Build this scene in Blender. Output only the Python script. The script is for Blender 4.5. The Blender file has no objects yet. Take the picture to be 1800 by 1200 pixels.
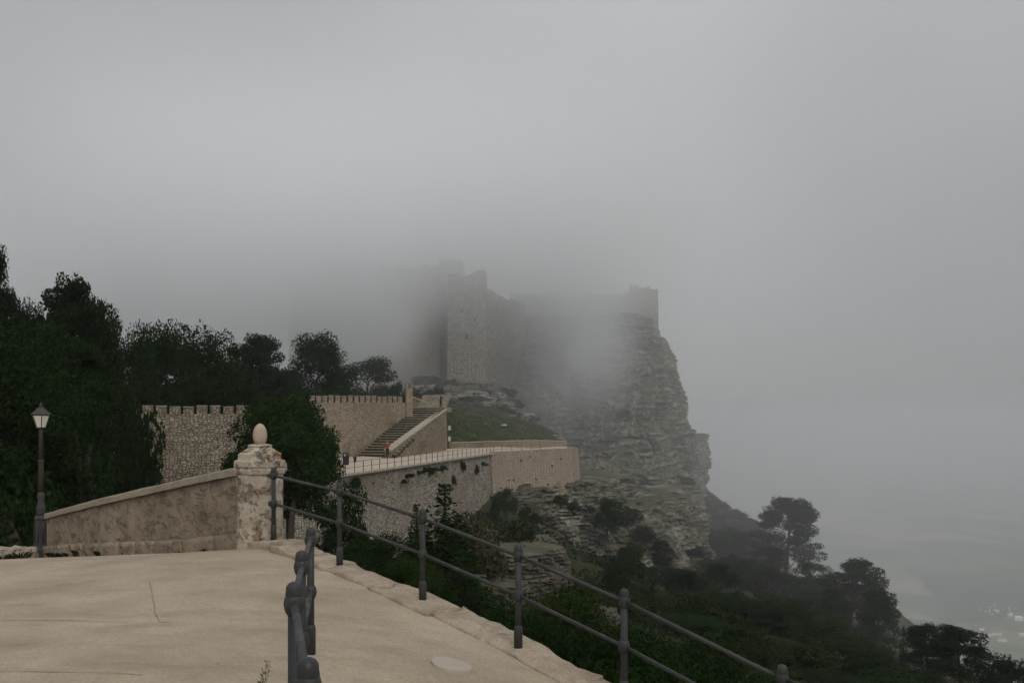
import bpy, math, random
import numpy as np
from mathutils import Vector, Matrix

random.seed(7)
R = math.radians
F, CX, HY, EYE = 1700.0, 900.0, 740.0, 1.85      # focal length, horizon and eye height of the photograph
SC = bpy.context.scene
COL = SC.collection

# ------------------------------------------------------------------ camera, sky, sun, exposure
cam_d = bpy.data.cameras.new('camera')
cam = bpy.data.objects.new('camera', cam_d)
COL.objects.link(cam)
cam.location = (0, 0, EYE)
cam.rotation_euler = (R(90), 0, 0)
cam_d.sensor_width = 36
cam_d.lens = 36 * F / 1800
cam_d.shift_y = 140 / 1800
cam_d.clip_start, cam_d.clip_end = 0.1, 60000
SC.camera = cam

SUN_EL, SUN_AZ = 42, 158           # elevation; azimuth clockwise from +Y (behind and right of the camera)
w = bpy.data.worlds.new('World')
SC.world = w
w.use_nodes = True
wn, wl = w.node_tree.nodes, w.node_tree.links
wn.clear()
w_out = wn.new('ShaderNodeOutputWorld')
w_bg = wn.new('ShaderNodeBackground')
w_bg.inputs['Strength'].default_value = 0.10
sky = wn.new('ShaderNodeTexSky')
sky.sky_type = 'NISHITA'
sky.sun_disc = False
sky.sun_elevation = R(SUN_EL)
sky.sun_rotation = R(SUN_AZ)
sky.altitude = 750
sky.dust_density = 4
tc = wn.new('ShaderNodeTexCoord')
sep = wn.new('ShaderNodeSeparateXYZ')
wl.new(tc.outputs['Generated'], sep.inputs[0])
# overcast: brighter overhead than at the horizon, with broad soft unevenness of the cloud base
elev = wn.new('ShaderNodeMapRange')
elev.inputs['From Min'].default_value = -0.05
elev.inputs['From Max'].default_value = 1.0
elev.inputs['To Min'].default_value = 3.15
elev.inputs['To Max'].default_value = 8.6
wl.new(sep.outputs['Z'], elev.inputs['Value'])
wnoise = wn.new('ShaderNodeTexNoise')
wnoise.noise_dimensions = '4D'
wnoise.inputs['W'].default_value = 3.4
wnoise.inputs['Scale'].default_value = 1.5
wnoise.inputs['Detail'].default_value = 2.5
wnoise.inputs['Roughness'].default_value = 0.45
wl.new(tc.outputs['Generated'], wnoise.inputs['Vector'])
wmr = wn.new('ShaderNodeMapRange')
wmr.inputs['From Min'].default_value = 0.3
wmr.inputs['From Max'].default_value = 0.7
wmr.inputs['To Min'].default_value = 0.76
wmr.inputs['To Max'].default_value = 1.16
wl.new(wnoise.outputs['Fac'], wmr.inputs['Value'])
wmul = wn.new('ShaderNodeMath')
wmul.operation = 'MULTIPLY'
wl.new(elev.outputs['Result'], wmul.inputs[0])
wl.new(wmr.outputs['Result'], wmul.inputs[1])
wtint = wn.new('ShaderNodeVectorMath')
wtint.operation = 'SCALE'
wtint.inputs[0].default_value = (0.985, 0.985, 0.99)
wl.new(wmul.outputs[0], wtint.inputs['Scale'])
wmix = wn.new('ShaderNodeMix')
wmix.data_type = 'RGBA'
wmix.inputs['Factor'].default_value = 0.93
wl.new(sky.outputs['Color'], wmix.inputs[6])
wl.new(wtint.outputs['Vector'], wmix.inputs[7])
wl.new(wmix.outputs[2], w_bg.inputs['Color'])
wl.new(w_bg.outputs[0], w_out.inputs['Surface'])

sun_d = bpy.data.lights.new('sun', 'SUN')
sun_d.energy = 1.0
sun_d.angle = R(25)
sun_d.color = (1.0, 0.97, 0.93)
sun = bpy.data.objects.new('sun', sun_d)
COL.objects.link(sun)
to_sun = Vector((math.sin(R(SUN_AZ)) * math.cos(R(SUN_EL)), math.cos(R(SUN_AZ)) * math.cos(R(SUN_EL)), math.sin(R(SUN_EL))))
sun.rotation_euler = to_sun.to_track_quat('Z', 'Y').to_euler()

SC.view_settings.view_transform = 'Standard'
SC.view_settings.look = 'None'
SC.view_settings.exposure = 0.0
SC.view_settings.gamma = 1.0
SC.render.engine = 'CYCLES'
SC.cycles.use_denoising = True
SC.cycles.max_bounces = 14
SC.cycles.diffuse_bounces = 3
SC.cycles.volume_bounces = 12
SC.cycles.use_adaptive_sampling = True
SC.cycles.adaptive_threshold = 0.03
SC.cycles.volume_max_steps = 128
SC.cycles.volume_step_rate = 1.0

# ------------------------------------------------------------------ small helpers
def WX(px, d): return (px - CX) / F * d
def WZ(py, d): return EYE + (HY - py) / F * d
def W(px, py, d): return (WX(px, d), d, WZ(py, d))


def _hash(ix, iy, iz):
    h = (ix.astype(np.int64) * 374761393 + iy.astype(np.int64) * 668265263 + iz.astype(np.int64) * 2147483647 + 974711) & 0x7fffffff
    h = ((h ^ (h >> 13)) * 1274126177) & 0x7fffffff
    h = ((h ^ (h >> 15)) * 2246822519) & 0x7fffffff
    return ((h ^ (h >> 16)) & 0xffffff) / float(0xffffff)


def vn(x, y, z):
    x, y, z = np.broadcast_arrays(np.asarray(x, float), np.asarray(y, float), np.asarray(z, float))
    ix, iy, iz = np.floor(x), np.floor(y), np.floor(z)
    fx, fy, fz = x - ix, y - iy, z - iz
    fx, fy, fz = [f * f * (3 - 2 * f) for f in (fx, fy, fz)]
    r = 0
    for a in (0, 1):
        for b in (0, 1):
            for c in (0, 1):
                wgt = (fx if a else 1 - fx) * (fy if b else 1 - fy) * (fz if c else 1 - fz)
                r = r + wgt * _hash(ix + a, iy + b, iz + c)
    return r


def fbm(x, y, z, o=4):
    s, a, t = 0, 1.0, 0
    for i in range(o):
        k = 2.03 ** i
        s = s + a * vn(x * k + 17 * i, y * k + 5 * i, z * k + 9 * i)
        t += a
        a *= 0.5
    return s / t


def tps(points):
    """smooth height surface through scattered (x, y, z) points"""
    p = np.array(points, float)
    n = len(p)
    sc = 10.0
    X = p[:, :2] / sc
    d = np.linalg.norm(X[:, None] - X[None], axis=2)
    K = np.where(d > 0, d * d * np.log(d + 1e-12), 0) + 0.02 * np.eye(n)
    P = np.c_[np.ones(n), X]
    A = np.zeros((n + 3, n + 3))
    A[:n, :n], A[:n, n:], A[n:, :n] = K, P, P.T
    s = np.linalg.solve(A, np.r_[p[:, 2], 0, 0, 0])

    def f(x, y):
        q = np.stack([np.asarray(x, float) / sc, np.asarray(y, float) / sc], -1)
        dd = np.linalg.norm(q[..., None, :] - X, axis=-1)
        U = np.where(dd > 0, dd * dd * np.log(dd + 1e-12), 0)
        return U @ s[:n] + s[n] + q[..., 0] * s[n + 1] + q[..., 1] * s[n + 2]
    return f


def tag(o, label=None, cat=None, group=None, kind=None):
    if label: o['label'] = label
    if cat: o['category'] = cat
    if group: o['group'] = group
    if kind: o['kind'] = kind
    return o


def empty(name, loc, label, cat, group=None):
    o = bpy.data.objects.new(name, None)
    COL.objects.link(o)
    o.location = loc
    o.empty_display_size = 0.2
    return tag(o, label, cat, group)


def root_loc(o):
    v = Vector((0, 0, 0))
    while o is not None:
        v += o.location
        o = o.parent
    return v


class MB:
    """collects geometry in world coordinates; build() links it as one mesh object"""
    def __init__(self):
        self.v, self.f, self.uv = [], [], None

    def add(self, v, f):
        b = len(self.v)
        self.v.extend([tuple(q) for q in v])
        self.f.extend([tuple(i + b for i in q) for q in f])
        return self

    def box(self, c, s, rz=0.0, taper=1.0, jit=0.0, rx=0.0):
        hx, hy, hz = s[0] / 2, s[1] / 2, s[2] / 2
        m = Matrix.Rotation(rz, 3, 'Z') @ Matrix.Rotation(rx, 3, 'X')
        vs = []
        for z in (-hz, hz):
            t = taper if z > 0 else 1
            for x, y in ((-hx, -hy), (hx, -hy), (hx, hy), (-hx, hy)):
                q = m @ Vector((x * t, y * t, z))
                vs.append((c[0] + q.x + random.uniform(-jit, jit), c[1] + q.y + random.uniform(-jit, jit), c[2] + q.z + random.uniform(-jit, jit)))
        return self.add(vs, [(0, 3, 2, 1), (4, 5, 6, 7), (0, 1, 5, 4), (1, 2, 6, 5), (2, 3, 7, 6), (3, 0, 4, 7)])

    def bbox(self, c, s, rz=0.0, bev=0.02, jit=0.0):
        """bevelled box"""
        m = Matrix.Rotation(rz, 3, 'Z')
        hx, hy, hz = s[0] / 2, s[1] / 2, s[2] / 2
        b = min(bev, hx * .9, hy * .9, hz * .9)
        vs, fs = [], []
        for z, e in ((-hz, b), (-hz + b, 0), (hz - b, 0), (hz, b)):
            ring = [(-hx + e, -hy + e + (b - e)), (-hx + e + (b - e), -hy + e), (hx - e - (b - e), -hy + e), (hx - e, -hy + e + (b - e)),
                    (hx - e, hy - e - (b - e)), (hx - e - (b - e), hy - e), (-hx + e + (b - e), hy - e), (-hx + e, hy - e - (b - e))]
            for x, y in ring:
                q = m @ Vector((x, y, z))
                vs.append((c[0] + q.x + random.uniform(-jit, jit), c[1] + q.y + random.uniform(-jit, jit), c[2] + q.z + random.uniform(-jit, jit)))
        for k in range(3):
            for i in range(8):
                j = (i + 1) % 8
                fs.append((k * 8 + i, k * 8 + j, k * 8 + 8 + j, k * 8 + 8 + i))
        fs.append(tuple(range(7, -1, -1)))
        fs.append(tuple(range(24, 32)))
        return self.add(vs, fs)

    def lathe(self, c, prof, n=16, rot=0.0, sx=1.0, sy=1.0, rz=0.0):
        vs, fs = [], []
        cr, sr = math.cos(rz), math.sin(rz)
        for r, z in prof:
            for i in range(n):
                a = rot + 2 * math.pi * i / n
                x, y = r * math.cos(a) * sx, r * math.sin(a) * sy
                vs.append((c[0] + x * cr - y * sr, c[1] + x * sr + y * cr, c[2] + z))
        for k in range(len(prof) - 1):
            for i in range(n):
                j = (i + 1) % n
                fs.append((k * n + i, k * n + j, k * n + n + j, k * n + n + i))
        fs.append(tuple(range(n - 1, -1, -1)))
        fs.append(tuple(range((len(prof) - 1) * n, len(prof) * n)))
        return self.add(vs, fs)

    def tube(self, pts, rad, n=8, caps=True):
        pts = [Vector(p) for p in pts]
        if not hasattr(rad, '__len__'): rad = [rad] * len(pts)
        vs, fs = [], []
        up = Vector((0.13, 0.21, 0.97))
        for k, p in enumerate(pts):
            t = (pts[min(k + 1, len(pts) - 1)] - pts[max(k - 1, 0)]).normalized()
            u = up if abs(t.dot(up)) < 0.9 else Vector((1, 0.1, 0))
            a = t.cross(u).normalized()
            b = t.cross(a)
            for i in range(n):
                th = 2 * math.pi * i / n
                vs.append(p + (a * math.cos(th) + b * math.sin(th)) * rad[k])
        for k in range(len(pts) - 1):
            for i in range(n):
                j = (i + 1) % n
                fs.append((k * n + i, k * n + j, k * n + n + j, k * n + n + i))
        if caps:
            fs.append(tuple(range(n - 1, -1, -1)))
            fs.append(tuple(range((len(pts) - 1) * n, len(pts) * n)))
        return self.add(vs, fs)

    def rock(self, c, s, seed, rz=0.0, n=3, rough=0.25, boxy=0.6):
        """faceted stone: subdivided box pulled towards an ellipsoid and roughened"""
        vs, fs, idx = [], [], {}
        m = Matrix.Rotation(rz, 3, 'Z')
        def vert(i, j, k):
            key = (i, j, k)
            if key not in idx:
                q = Vector((i / n * 2 - 1, j / n * 2 - 1, k / n * 2 - 1))
                q = q * boxy + q.normalized() * (1 - boxy) * 1.25
                h = float(vn(q.x * 1.7 + seed * 3.1, q.y * 1.7 + seed, q.z * 1.7)) - .5
                q = q * (1 + h * rough * 2)
                q = m @ Vector((q.x * s[0] / 2, q.y * s[1] / 2, q.z * s[2] / 2))
                idx[key] = len(vs)
                vs.append((c[0] + q.x, c[1] + q.y, c[2] + q.z))
            return idx[key]
        for a in range(n):
            for b in range(n):
                fs.append((vert(a, b, 0), vert(a, b + 1, 0), vert(a + 1, b + 1, 0), vert(a + 1, b, 0)))
                fs.append((vert(a, b, n), vert(a + 1, b, n), vert(a + 1, b + 1, n), vert(a, b + 1, n)))
                fs.append((vert(a, 0, b), vert(a + 1, 0, b), vert(a + 1, 0, b + 1), vert(a, 0, b + 1)))
                fs.append((vert(a, n, b), vert(a, n, b + 1), vert(a + 1, n, b + 1), vert(a + 1, n, b)))
                fs.append((vert(0, a, b), vert(0, a, b + 1), vert(0, a + 1, b + 1), vert(0, a + 1, b)))
                fs.append((vert(n, a, b), vert(n, a + 1, b), vert(n, a + 1, b + 1), vert(n, a, b + 1)))
        return self.add(vs, fs)

    def build(self, name, mat, parent=None, smooth=False, auto=None, **kw):
        off = root_loc(parent) if parent else Vector((0, 0, 0))
        o = mesh_obj(name, np.array(self.v, float) - np.array(off), self.f, mat, parent, smooth, self.uv)
        tag(o, **kw)
        return o


def mesh_obj(name, v, f, mat, parent=None, smooth=False, uv=None):
    me = bpy.data.meshes.new(name)
    me.from_pydata([tuple(q) for q in v], [], f if isinstance(f, list) else f.tolist())
    if uv is not None:
        ul = me.uv_layers.new(name='UVMap')
        li = np.zeros(len(me.loops), dtype=np.int32)
        me.loops.foreach_get('vertex_index', li)
        ul.data.foreach_set('uv', np.asarray(uv, float)[li].ravel())
    if smooth:
        me.polygons.foreach_set('use_smooth', np.ones(len(me.polygons), dtype=bool))
    me.materials.append(mat)
    me.update()
    o = bpy.data.objects.new(name, me)
    COL.objects.link(o)
    if parent: o.parent = parent
    return o


def grid_faces(nr, nc, wrap=False):
    i = np.arange(nr - 1)[:, None] * nc
    if wrap:
        a = np.arange(nc)[None]
        b = (a + 1) % nc
    else:
        a = np.arange(nc - 1)[None]
        b = a + 1
    return np.stack([i + a, i + b, i + nc + b, i + nc + a], -1).reshape(-1, 4)


def copy_tree(o, parent=None):
    c = o.copy()
    COL.objects.link(c)
    c.parent = parent
    for ch in list(o.children): copy_tree(ch, c)
    return c

# ------------------------------------------------------------------ materials
class NT:
    def __init__(self, name, rough=0.85, spec=0.2):
        self.m = bpy.data.materials.new(name)
        self.m.use_nodes = True
        self.n, self.l = self.m.node_tree.nodes, self.m.node_tree.links
        self.b = self.n['Principled BSDF']
        self.b.inputs['Roughness'].default_value = rough
        self.b.inputs['Specular IOR Level'].default_value = spec

    def node(self, t, **kw):
        n = self.n.new(t)
        for k, v in kw.items(): setattr(n, k, v)
        return n

    def link(self, a, b): self.l.new(a, b)

    def put(self, s, v):
        if isinstance(v, bpy.types.NodeSocket): self.link(v, s)
        else: s.default_value = v

    def coord(self, which='Object', scale=(1, 1, 1), rot=(0, 0, 0)):
        t = self.node('ShaderNodeTexCoord')
        mp = self.node('ShaderNodeMapping')
        mp.inputs['Scale'].default_value = scale
        mp.inputs['Rotation'].default_value = rot
        self.link(t.outputs[which], mp.inputs[0])
        return mp.outputs[0]

    def noise(self, vec, scale, detail=4, rough=0.55, dist=0.0, out='Fac'):
        n = self.node('ShaderNodeTexNoise')
        self.link(vec, n.inputs['Vector'])
        n.inputs['Scale'].default_value = scale
        n.inputs['Detail'].default_value = detail
        n.inputs['Roughness'].default_value = rough
        n.inputs['Distortion'].default_value = dist
        return n.outputs[out]

    def ramp(self, fac, stops, interp='LINEAR'):
        r = self.node('ShaderNodeValToRGB')
        r.color_ramp.interpolation = interp
        e = r.color_ramp.elements
        while len(e) < len(stops): e.new(0.5)
        for k, (p, c) in enumerate(stops):
            e[k].position = p
            e[k].color = (*c, 1) if len(c) == 3 else c
        self.link(fac, r.inputs[0])
        return r.outputs[0]

    def mix(self, fac, a, b, mode='MIX'):
        m = self.node('ShaderNodeMix', data_type='RGBA', blend_type=mode)
        self.put(m.inputs['Factor'], fac)
        for s, v in ((m.inputs[6], a), (m.inputs[7], b)):
            self.put(s, (*v, 1) if isinstance(v, tuple) and len(v) == 3 else v)
        return m.outputs[2]

    def math(self, op, a, b=0.0, c=0.0, clamp=False):
        m = self.node('ShaderNodeMath', operation=op, use_clamp=clamp)
        self.put(m.inputs[0], a)
        self.put(m.inputs[1], b)
        self.put(m.inputs[2], c)
        return m.outputs[0]

    def rng(self, v, a, b, c=0.0, d=1.0, smooth=False):
        m = self.node('ShaderNodeMapRange')
        if smooth: m.interpolation_type = 'SMOOTHSTEP'
        self.link(v, m.inputs['Value'])
        for k, q in (('From Min', a), ('From Max', b), ('To Min', c), ('To Max', d)): m.inputs[k].default_value = q
        return m.outputs['Result']

    def bump(self, h, strength=0.5, dist=0.02, prev=None):
        b = self.node('ShaderNodeBump')
        b.inputs['Strength'].default_value = strength
        b.inputs['Distance'].default_value = dist
        self.link(h, b.inputs['Height'])
        if prev is not None: self.link(prev, b.inputs['Normal'])
        self.link(b.outputs[0], self.b.inputs['Normal'])
        return b.outputs[0]

    def color(self, c): self.put(self.b.inputs['Base Color'], (*c, 1) if isinstance(c, tuple) else c)


def m_plain(name, c, rough=0.8, var=0.25, scale=6, spec=0.2, metal=0.0, bump=0.0):
    t = NT(name, rough, spec)
    v = t.coord()
    f = t.noise(v, scale, 5)
    t.color(t.mix(f, tuple(x * (1 - var) for x in c), tuple(min(1, x * (1 + var)) for x in c)))
    t.b.inputs['Metallic'].default_value = metal
    if bump: t.bump(t.noise(v, scale * 6, 3), 0.5, bump)
    return t.m


def m_masonry(name, cols, mortar, sx, sy, bump=0.06, stain=0.5, stain_col=(.07, .065, .055), moss=0.0, rnd=0.9, warm=None, edge=0.10):
    """rubble masonry on UVs measured in metres"""
    t = NT(name, 0.92, 0.1)
    uv = t.coord('UV')
    wob = t.node('ShaderNodeVectorMath', operation='MULTIPLY_ADD')
    nz = t.noise(uv, 1.3, 2, out='Color')
    t.link(nz, wob.inputs[0])
    wob.inputs[1].default_value = (0.35, 0.22, 0)
    t.link(uv, wob.inputs[2])
    mp = t.node('ShaderNodeMapping')
    mp.inputs['Scale'].default_value = (sx, sy, 1)
    t.link(wob.outputs[0], mp.inputs[0])
    def vor(feature):
        n = t.node('ShaderNodeTexVoronoi', voronoi_dimensions='2D', feature=feature)
        n.inputs['Scale'].default_value = 1
        n.inputs['Randomness'].default_value = rnd
        t.link(mp.outputs[0], n.inputs['Vector'])
        return n
    vc, ve = vor('F1'), vor('DISTANCE_TO_EDGE')
    sp = t.node('ShaderNodeSeparateColor')
    t.link(vc.outputs['Color'], sp.inputs[0])
    n = len(cols)
    stone = t.ramp(sp.outputs[0], [(k / max(1, n - 1), c) for k, c in enumerate(cols)])
    fine = t.noise(uv, 9, 4, 0.6)
    stone = t.mix(0.55, stone, t.ramp(fine, [(0.25, (.35, .34, .33)), (0.75, (.75, .74, .72))]), 'OVERLAY')
    big = t.noise(uv, 0.16, 4, 0.6)
    if warm is not None:
        stone = t.mix(t.rng(t.noise(uv, 0.11, 3), .45, .68, 0, .7, True), stone, t.mix(fine, tuple(c * .75 for c in warm), warm))
    stone = t.mix(t.rng(big, .5, .75, 0, stain, True), stone, stain_col)
    if moss:
        stone = t.mix(t.rng(t.noise(uv, 0.5, 4, .65), .55, .72, 0, moss, True), stone, (.045, .06, .025))
    jm = t.rng(ve.outputs['Distance'], edge * .25, edge, 1, 0, True)
    t.color(t.mix(jm, stone, mortar))
    h = t.math('ADD', t.rng(ve.outputs['Distance'], 0, edge * 1.8, 0, 1, True), t.math('MULTIPLY', t.math('ADD', sp.outputs[1], fine), 0.35))
    t.bump(h, 1.0, bump)
    return t.m


def m_cliff(name, light, dark, warm=(.30, .20, .13), scale=1.0, green=0.5, zdir=(0.0, 0.0, 1.0)):
    t = NT(name, 0.95, 0.08)
    v = t.coord('Object')
    g = t.node('ShaderNodeNewGeometry')
    band = t.noise(t.coord('Object', (.16 * scale, .16 * scale, 1.1 * scale)), 1.0, 6, 0.68, 0.6)
    band2 = t.noise(t.coord('Object', (.35 * scale, .35 * scale, 5.5 * scale)), 1.0, 3, 0.6, 0.4)
    c = t.ramp(band, [(.28, dark), (.45, tuple((a + b) / 2 for a, b in zip(light, dark))), (.62, light), (.8, tuple(x * 1.15 for x in light))])
    c = t.mix(0.3, c, t.ramp(band2, [(.3, (.28, .28, .27)), (.7, (.78, .77, .74))]), 'OVERLAY')
    c = t.mix(t.rng(t.noise(v, .07 * scale, 4), .52, .70, 0, .55, True), c, warm)
    drip = t.noise(t.coord('Object', (.42 * scale, .42 * scale, .06 * scale)), 1.0, 5, .65, .8)
    c = t.mix(t.rng(drip, .50, .70, 0, .7, True), c, (.055, .055, .048))
    sepn = t.node('ShaderNodeSeparateXYZ')
    t.link(g.outputs['Normal'], sepn.inputs[0])
    veg = t.math('ADD', t.rng(sepn.outputs['Z'], .25, .8, 0, .30), t.noise(v, .22 * scale, 5, .7))
    c = t.mix(t.rng(veg, .62, .78, 0, green, True), c, t.ramp(t.noise(v, 2.2, 3), [(.3, (.02, .028, .010)), (.7, (.058, .066, .025))]))
    t.color(c)
    t.bump(t.math('ADD', t.noise(v, 1.6 * scale, 6, .65), t.math('MULTIPLY', band2, 1.2)), 1.0, .4)
    return t.m


def m_leaf(name, a, b, c=None, trans=0.15):
    t = NT(name, 0.9, 0.04)
    g = t.node('ShaderNodeNewGeometry')
    v = t.coord('Object')
    oi = t.node('ShaderNodeObjectInfo')
    f = t.math('MULTIPLY_ADD', g.outputs['Random Per Island'], 0.55, t.math('MULTIPLY', t.noise(v, .9, 3), .45))
    col = t.ramp(f, [(.15, a), (.5, tuple((x + y) / 2 for x, y in zip(a, b))), (.85, b)] + ([(.97, c)] if c else []))
    col = t.mix(t.rng(oi.outputs['Random'], 0, 1, 0, .35), col, t.mix(.5, col, (.007, .013, .004)))
    t.color(col)
    tr = t.node('ShaderNodeBsdfTranslucent')
    t.link(col, tr.inputs['Color'])
    mx = t.node('ShaderNodeMixShader')
    mx.inputs[0].default_value = trans
    t.link(t.b.outputs[0], mx.inputs[1])
    t.link(tr.outputs[0], mx.inputs[2])
    t.link(mx.outputs[0], t.n['Material Output'].inputs['Surface'])
    return t.m


def m_pavement():
    t = NT('pavement', 0.85, 0.25)
    v = t.coord('Object')
    n1 = t.noise(v, 0.7, 7, .68)
    n2 = t.noise(v, 34, 6, .75)
    n3 = t.noise(t.coord('Object', (.8, 2.2, 1), (0, 0, R(6))), 1.1, 6, .7, .2)
    c = t.ramp(n1, [(.3, (.285, .232, .165)), (.5, (.36, .298, .218)), (.7, (.43, .362, .272))])
    c = t.mix(.6, c, t.ramp(n2, [(.25, (.25, .25, .25)), (.75, (.75, .75, .75))]), 'OVERLAY')
    c = t.mix(t.rng(n3, .46, .74, 0, .55, True), c, (.20, .158, .115))
    spots = t.node('ShaderNodeTexVoronoi')
    t.link(v, spots.inputs['Vector'])
    spots.inputs['Scale'].default_value = 4.5
    c = t.mix(t.rng(spots.outputs['Distance'], .03, .10, .55, 0, True), c, (.13, .105, .08))
    t.color(c)
    t.bump(n2, .6, .008)
    return t.m


def m_plaster(name, a, b, stain, streak=0.7, warm=None, pits=.7, bd=.035, sc=(1, 1, 1)):
    """weathered lime render and old limestone with dark vertical run-off stains and lichen"""
    t = NT(name, 0.93, 0.1)
    v = t.coord('Object')
    n = t.noise(v, 1.6, 6, .65)
    c = t.ramp(n, [(.3, a), (.7, b)])
    st = t.noise(t.coord('Object', (2.6 * sc[0], 2.6 * sc[1], 2.0 * sc[2])), 1.0, 8, .75, .3)
    c = t.mix(t.rng(st, .46, .66, 0, streak, True), c, stain)
    pit = t.noise(t.coord('Object', (7 * sc[0], 7 * sc[1], 5 * sc[2])), 1.0, 5, .75, .3)
    c = t.mix(t.rng(pit, .54, .68, 0, pits, True), c, (.085, .068, .048))
    c = t.mix(.5, c, t.ramp(t.noise(v, 38, 3, .7), [(.3, (.3, .3, .3)), (.7, (.7, .7, .7))]), 'OVERLAY')
    if warm:
        c = t.mix(t.rng(t.noise(v, 4.2, 3, .6, .4), .60, .68, 0, .85, True), c, warm)
    t.color(c)
    t.bump(t.math('SUBTRACT', t.noise(v, 11, 5, .7), t.math('MULTIPLY', t.rng(pit, .52, .68), 1.4 * min(1, pits * 2))), 1.0, bd)
    return t.m


def m_ground(name, cols, rock, scale=.12, rocky=.5):
    t = NT(name, 0.95, 0.05)
    v = t.coord('Object')
    n = t.noise(v, scale, 6, .7)
    c = t.ramp(n, [(.3 + .4 * k / (len(cols) - 1), q) for k, q in enumerate(cols)])
    f = t.noise(v, 2.5, 4, .7)
    c = t.mix(.6, c, t.ramp(f, [(.25, (.22, .22, .22)), (.75, (.8, .8, .8))]), 'OVERLAY')
    if rocky: c = t.mix(t.rng(t.noise(v, scale * 3, 5, .7), .58, .68, 0, rocky, True), c, rock)
    t.color(c)
    t.bump(f, .8, .15)
    return t.m


M = {}
M['pave'] = m_pavement()
M['kerb'] = m_plaster('kerb_limestone', (.28, .22, .165), (.44, .37, .285), (.22, .168, .118), .6, None, .15, .012)
M['pillar'] = m_plaster('pillar_limestone', (.36, .305, .235), (.56, .495, .395), (.20, .16, .11), .6, (.26, .125, .03))
M['render'] = m_plaster('stained_render', (.24, .195, .14), (.38, .315, .235), (.135, .105, .075), .6, None, .45, .03, (.33, .33, 1.3))
M['coping'] = m_plaster('coping_stone', (.33, .285, .22), (.43, .375, .30), (.22, .185, .14), .35, None, .15)
M['egg'] = m_plain('terracotta_egg', (.43, .345, .265), .85, .28, 14, .2, 0, .004)
def m_paint():
    t = NT('weathered_grey_paint', .5, .35)
    v = t.coord('Object')
    c = t.ramp(t.noise(v, 5, 5, .6), [(.3, (.022, .025, .024)), (.7, (.042, .045, .043))])
    c = t.mix(t.rng(t.noise(v, 26, 5, .75), .60, .68, 0, .8, True), c, (.10, .055, .032))
    c = t.mix(t.rng(t.noise(v, 60, 3, .7), .62, .7, 0, .5, True), c, (.085, .09, .085))
    t.color(c)
    t.put(t.b.inputs['Roughness'], t.rng(t.noise(v, 9, 4), .3, .7, .38, .72))
    t.bump(t.noise(v, 45, 4, .7), .4, .003)
    return t.m


M['steel'] = m_paint()
M['steel_far'] = m_plain('dark_iron', (.03, .028, .026), .6)
M['iron'] = m_plain('lamp_iron', (.045, .045, .042), .55, .3, 10, .35, 0, .003)
M['rust'] = m_plain('rusty_iron', (.058, .042, .033), .7, .35, 8, .25, 0, .002)
M['glass'] = m_plain('opal_glass', (.72, .69, .60), .35, .05, 3, .4)
M['cement'] = m_plain('pale_cement', (.38, .33, .275), .8, .12, 10, .2, 0, .004)
M['joint'] = m_plain('joint_dirt', (.24, .195, .145), .95, .3, 20)
M['rubble'] = m_masonry('rubble_wall', [(.26, .22, .165), (.46, .41, .335), (.60, .555, .475), (.38, .33, .26)], (.06, .052, .042), 2.1, 6.2, .13, .35, (.16, .135, .10), .3, .95, (.46, .37, .26), .11)
M['rubble_far'] = m_masonry('old_rampart', [(.26, .21, .15), (.42, .35, .265), (.56, .49, .39), (.34, .28, .20)], (.06, .048, .034), 3.8, 9.5, .08, .45, (.12, .095, .065), .2, .9, (.42, .32, .2), .13)
M['ashlar'] = m_masonry('smooth_wall', [(.29, .25, .20), (.42, .365, .295), (.35, .30, .24)], (.12, .10, .075), 2.2, 4.2, .05, .4, (.20, .165, .12), .15, .7, (.42, .31, .22), .10)
M['tan'] = m_masonry('stair_side_wall', [(.28, .225, .16), (.50, .42, .32), (.36, .29, .205)], (.09, .07, .05), 2.6, 7.0, .07, .5, (.14, .115, .08), .2, .9, (.42, .32, .2), .10)
M['castle'] = m_masonry('castle_wall', [(.24, .22, .18), (.34, .32, .27), (.40, .37, .31), (.28, .26, .21)], (.12, .11, .09), 1.5, 2.4, .10, .5, (.12, .115, .095), .3, .9, None, .12)
M['castle_red'] = m_masonry('castle_wall_reddish', [(.28, .22, .165), (.38, .30, .22), (.36, .26, .18)], (.13, .11, .085), 1.6, 2.6, .08, .4, (.13, .115, .09), .2, .9, (.36, .21, .13), .12)
M['cliff'] = m_cliff('limestone_cliff', (.345, .325, .265), (.062, .058, .048), (.23, .185, .14), .8, .75)
M['cliff_near'] = m_cliff('limestone_ledges', (.25, .228, .185), (.075, .069, .057), (.29, .215, .155), 1.5, .55)
M['boulder'] = m_plain('grey_limestone', (.20, .185, .155), .95, .35, 1.2, .1, 0, .05)
M['tread'] = m_ground('worn_treads', [(.16, .15, .10), (.26, .23, .17), (.32, .28, .21)], (.3, .27, .2), .8, .3)
M['moss'] = m_ground('mossy_shaded_risers', [(.03, .034, .018), (.06, .058, .034), (.10, .09, .06)], (.2, .18, .13), .9, .2)  # moss colour, kept dark to paint shadow lines between the treads
M['terrace'] = m_plain('terrace_paving', (.44, .375, .30), .9, .15, .5)
M['soil'] = m_ground('hillside_scrub', [(.018, .022, .009), (.032, .036, .015), (.055, .048, .026)], (.30, .27, .22), .10, .25)
M['grass'] = m_ground('mown_grass', [(.05, .066, .024), (.08, .096, .036), (.13, .125, .065)], (.2, .2, .1), .25, 0)
M['bark'] = m_plain('bark', (.055, .045, .035), .95, .4, 5, .1, 0, .03)
M['bark_pale'] = m_plain('pale_bark', (.14, .12, .095), .95, .4, 5, .1, 0, .03)
M['leaf_dark'] = m_leaf('dark_foliage', (.006, .015, .0035), (.022, .044, .010), (.042, .074, .016))
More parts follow.
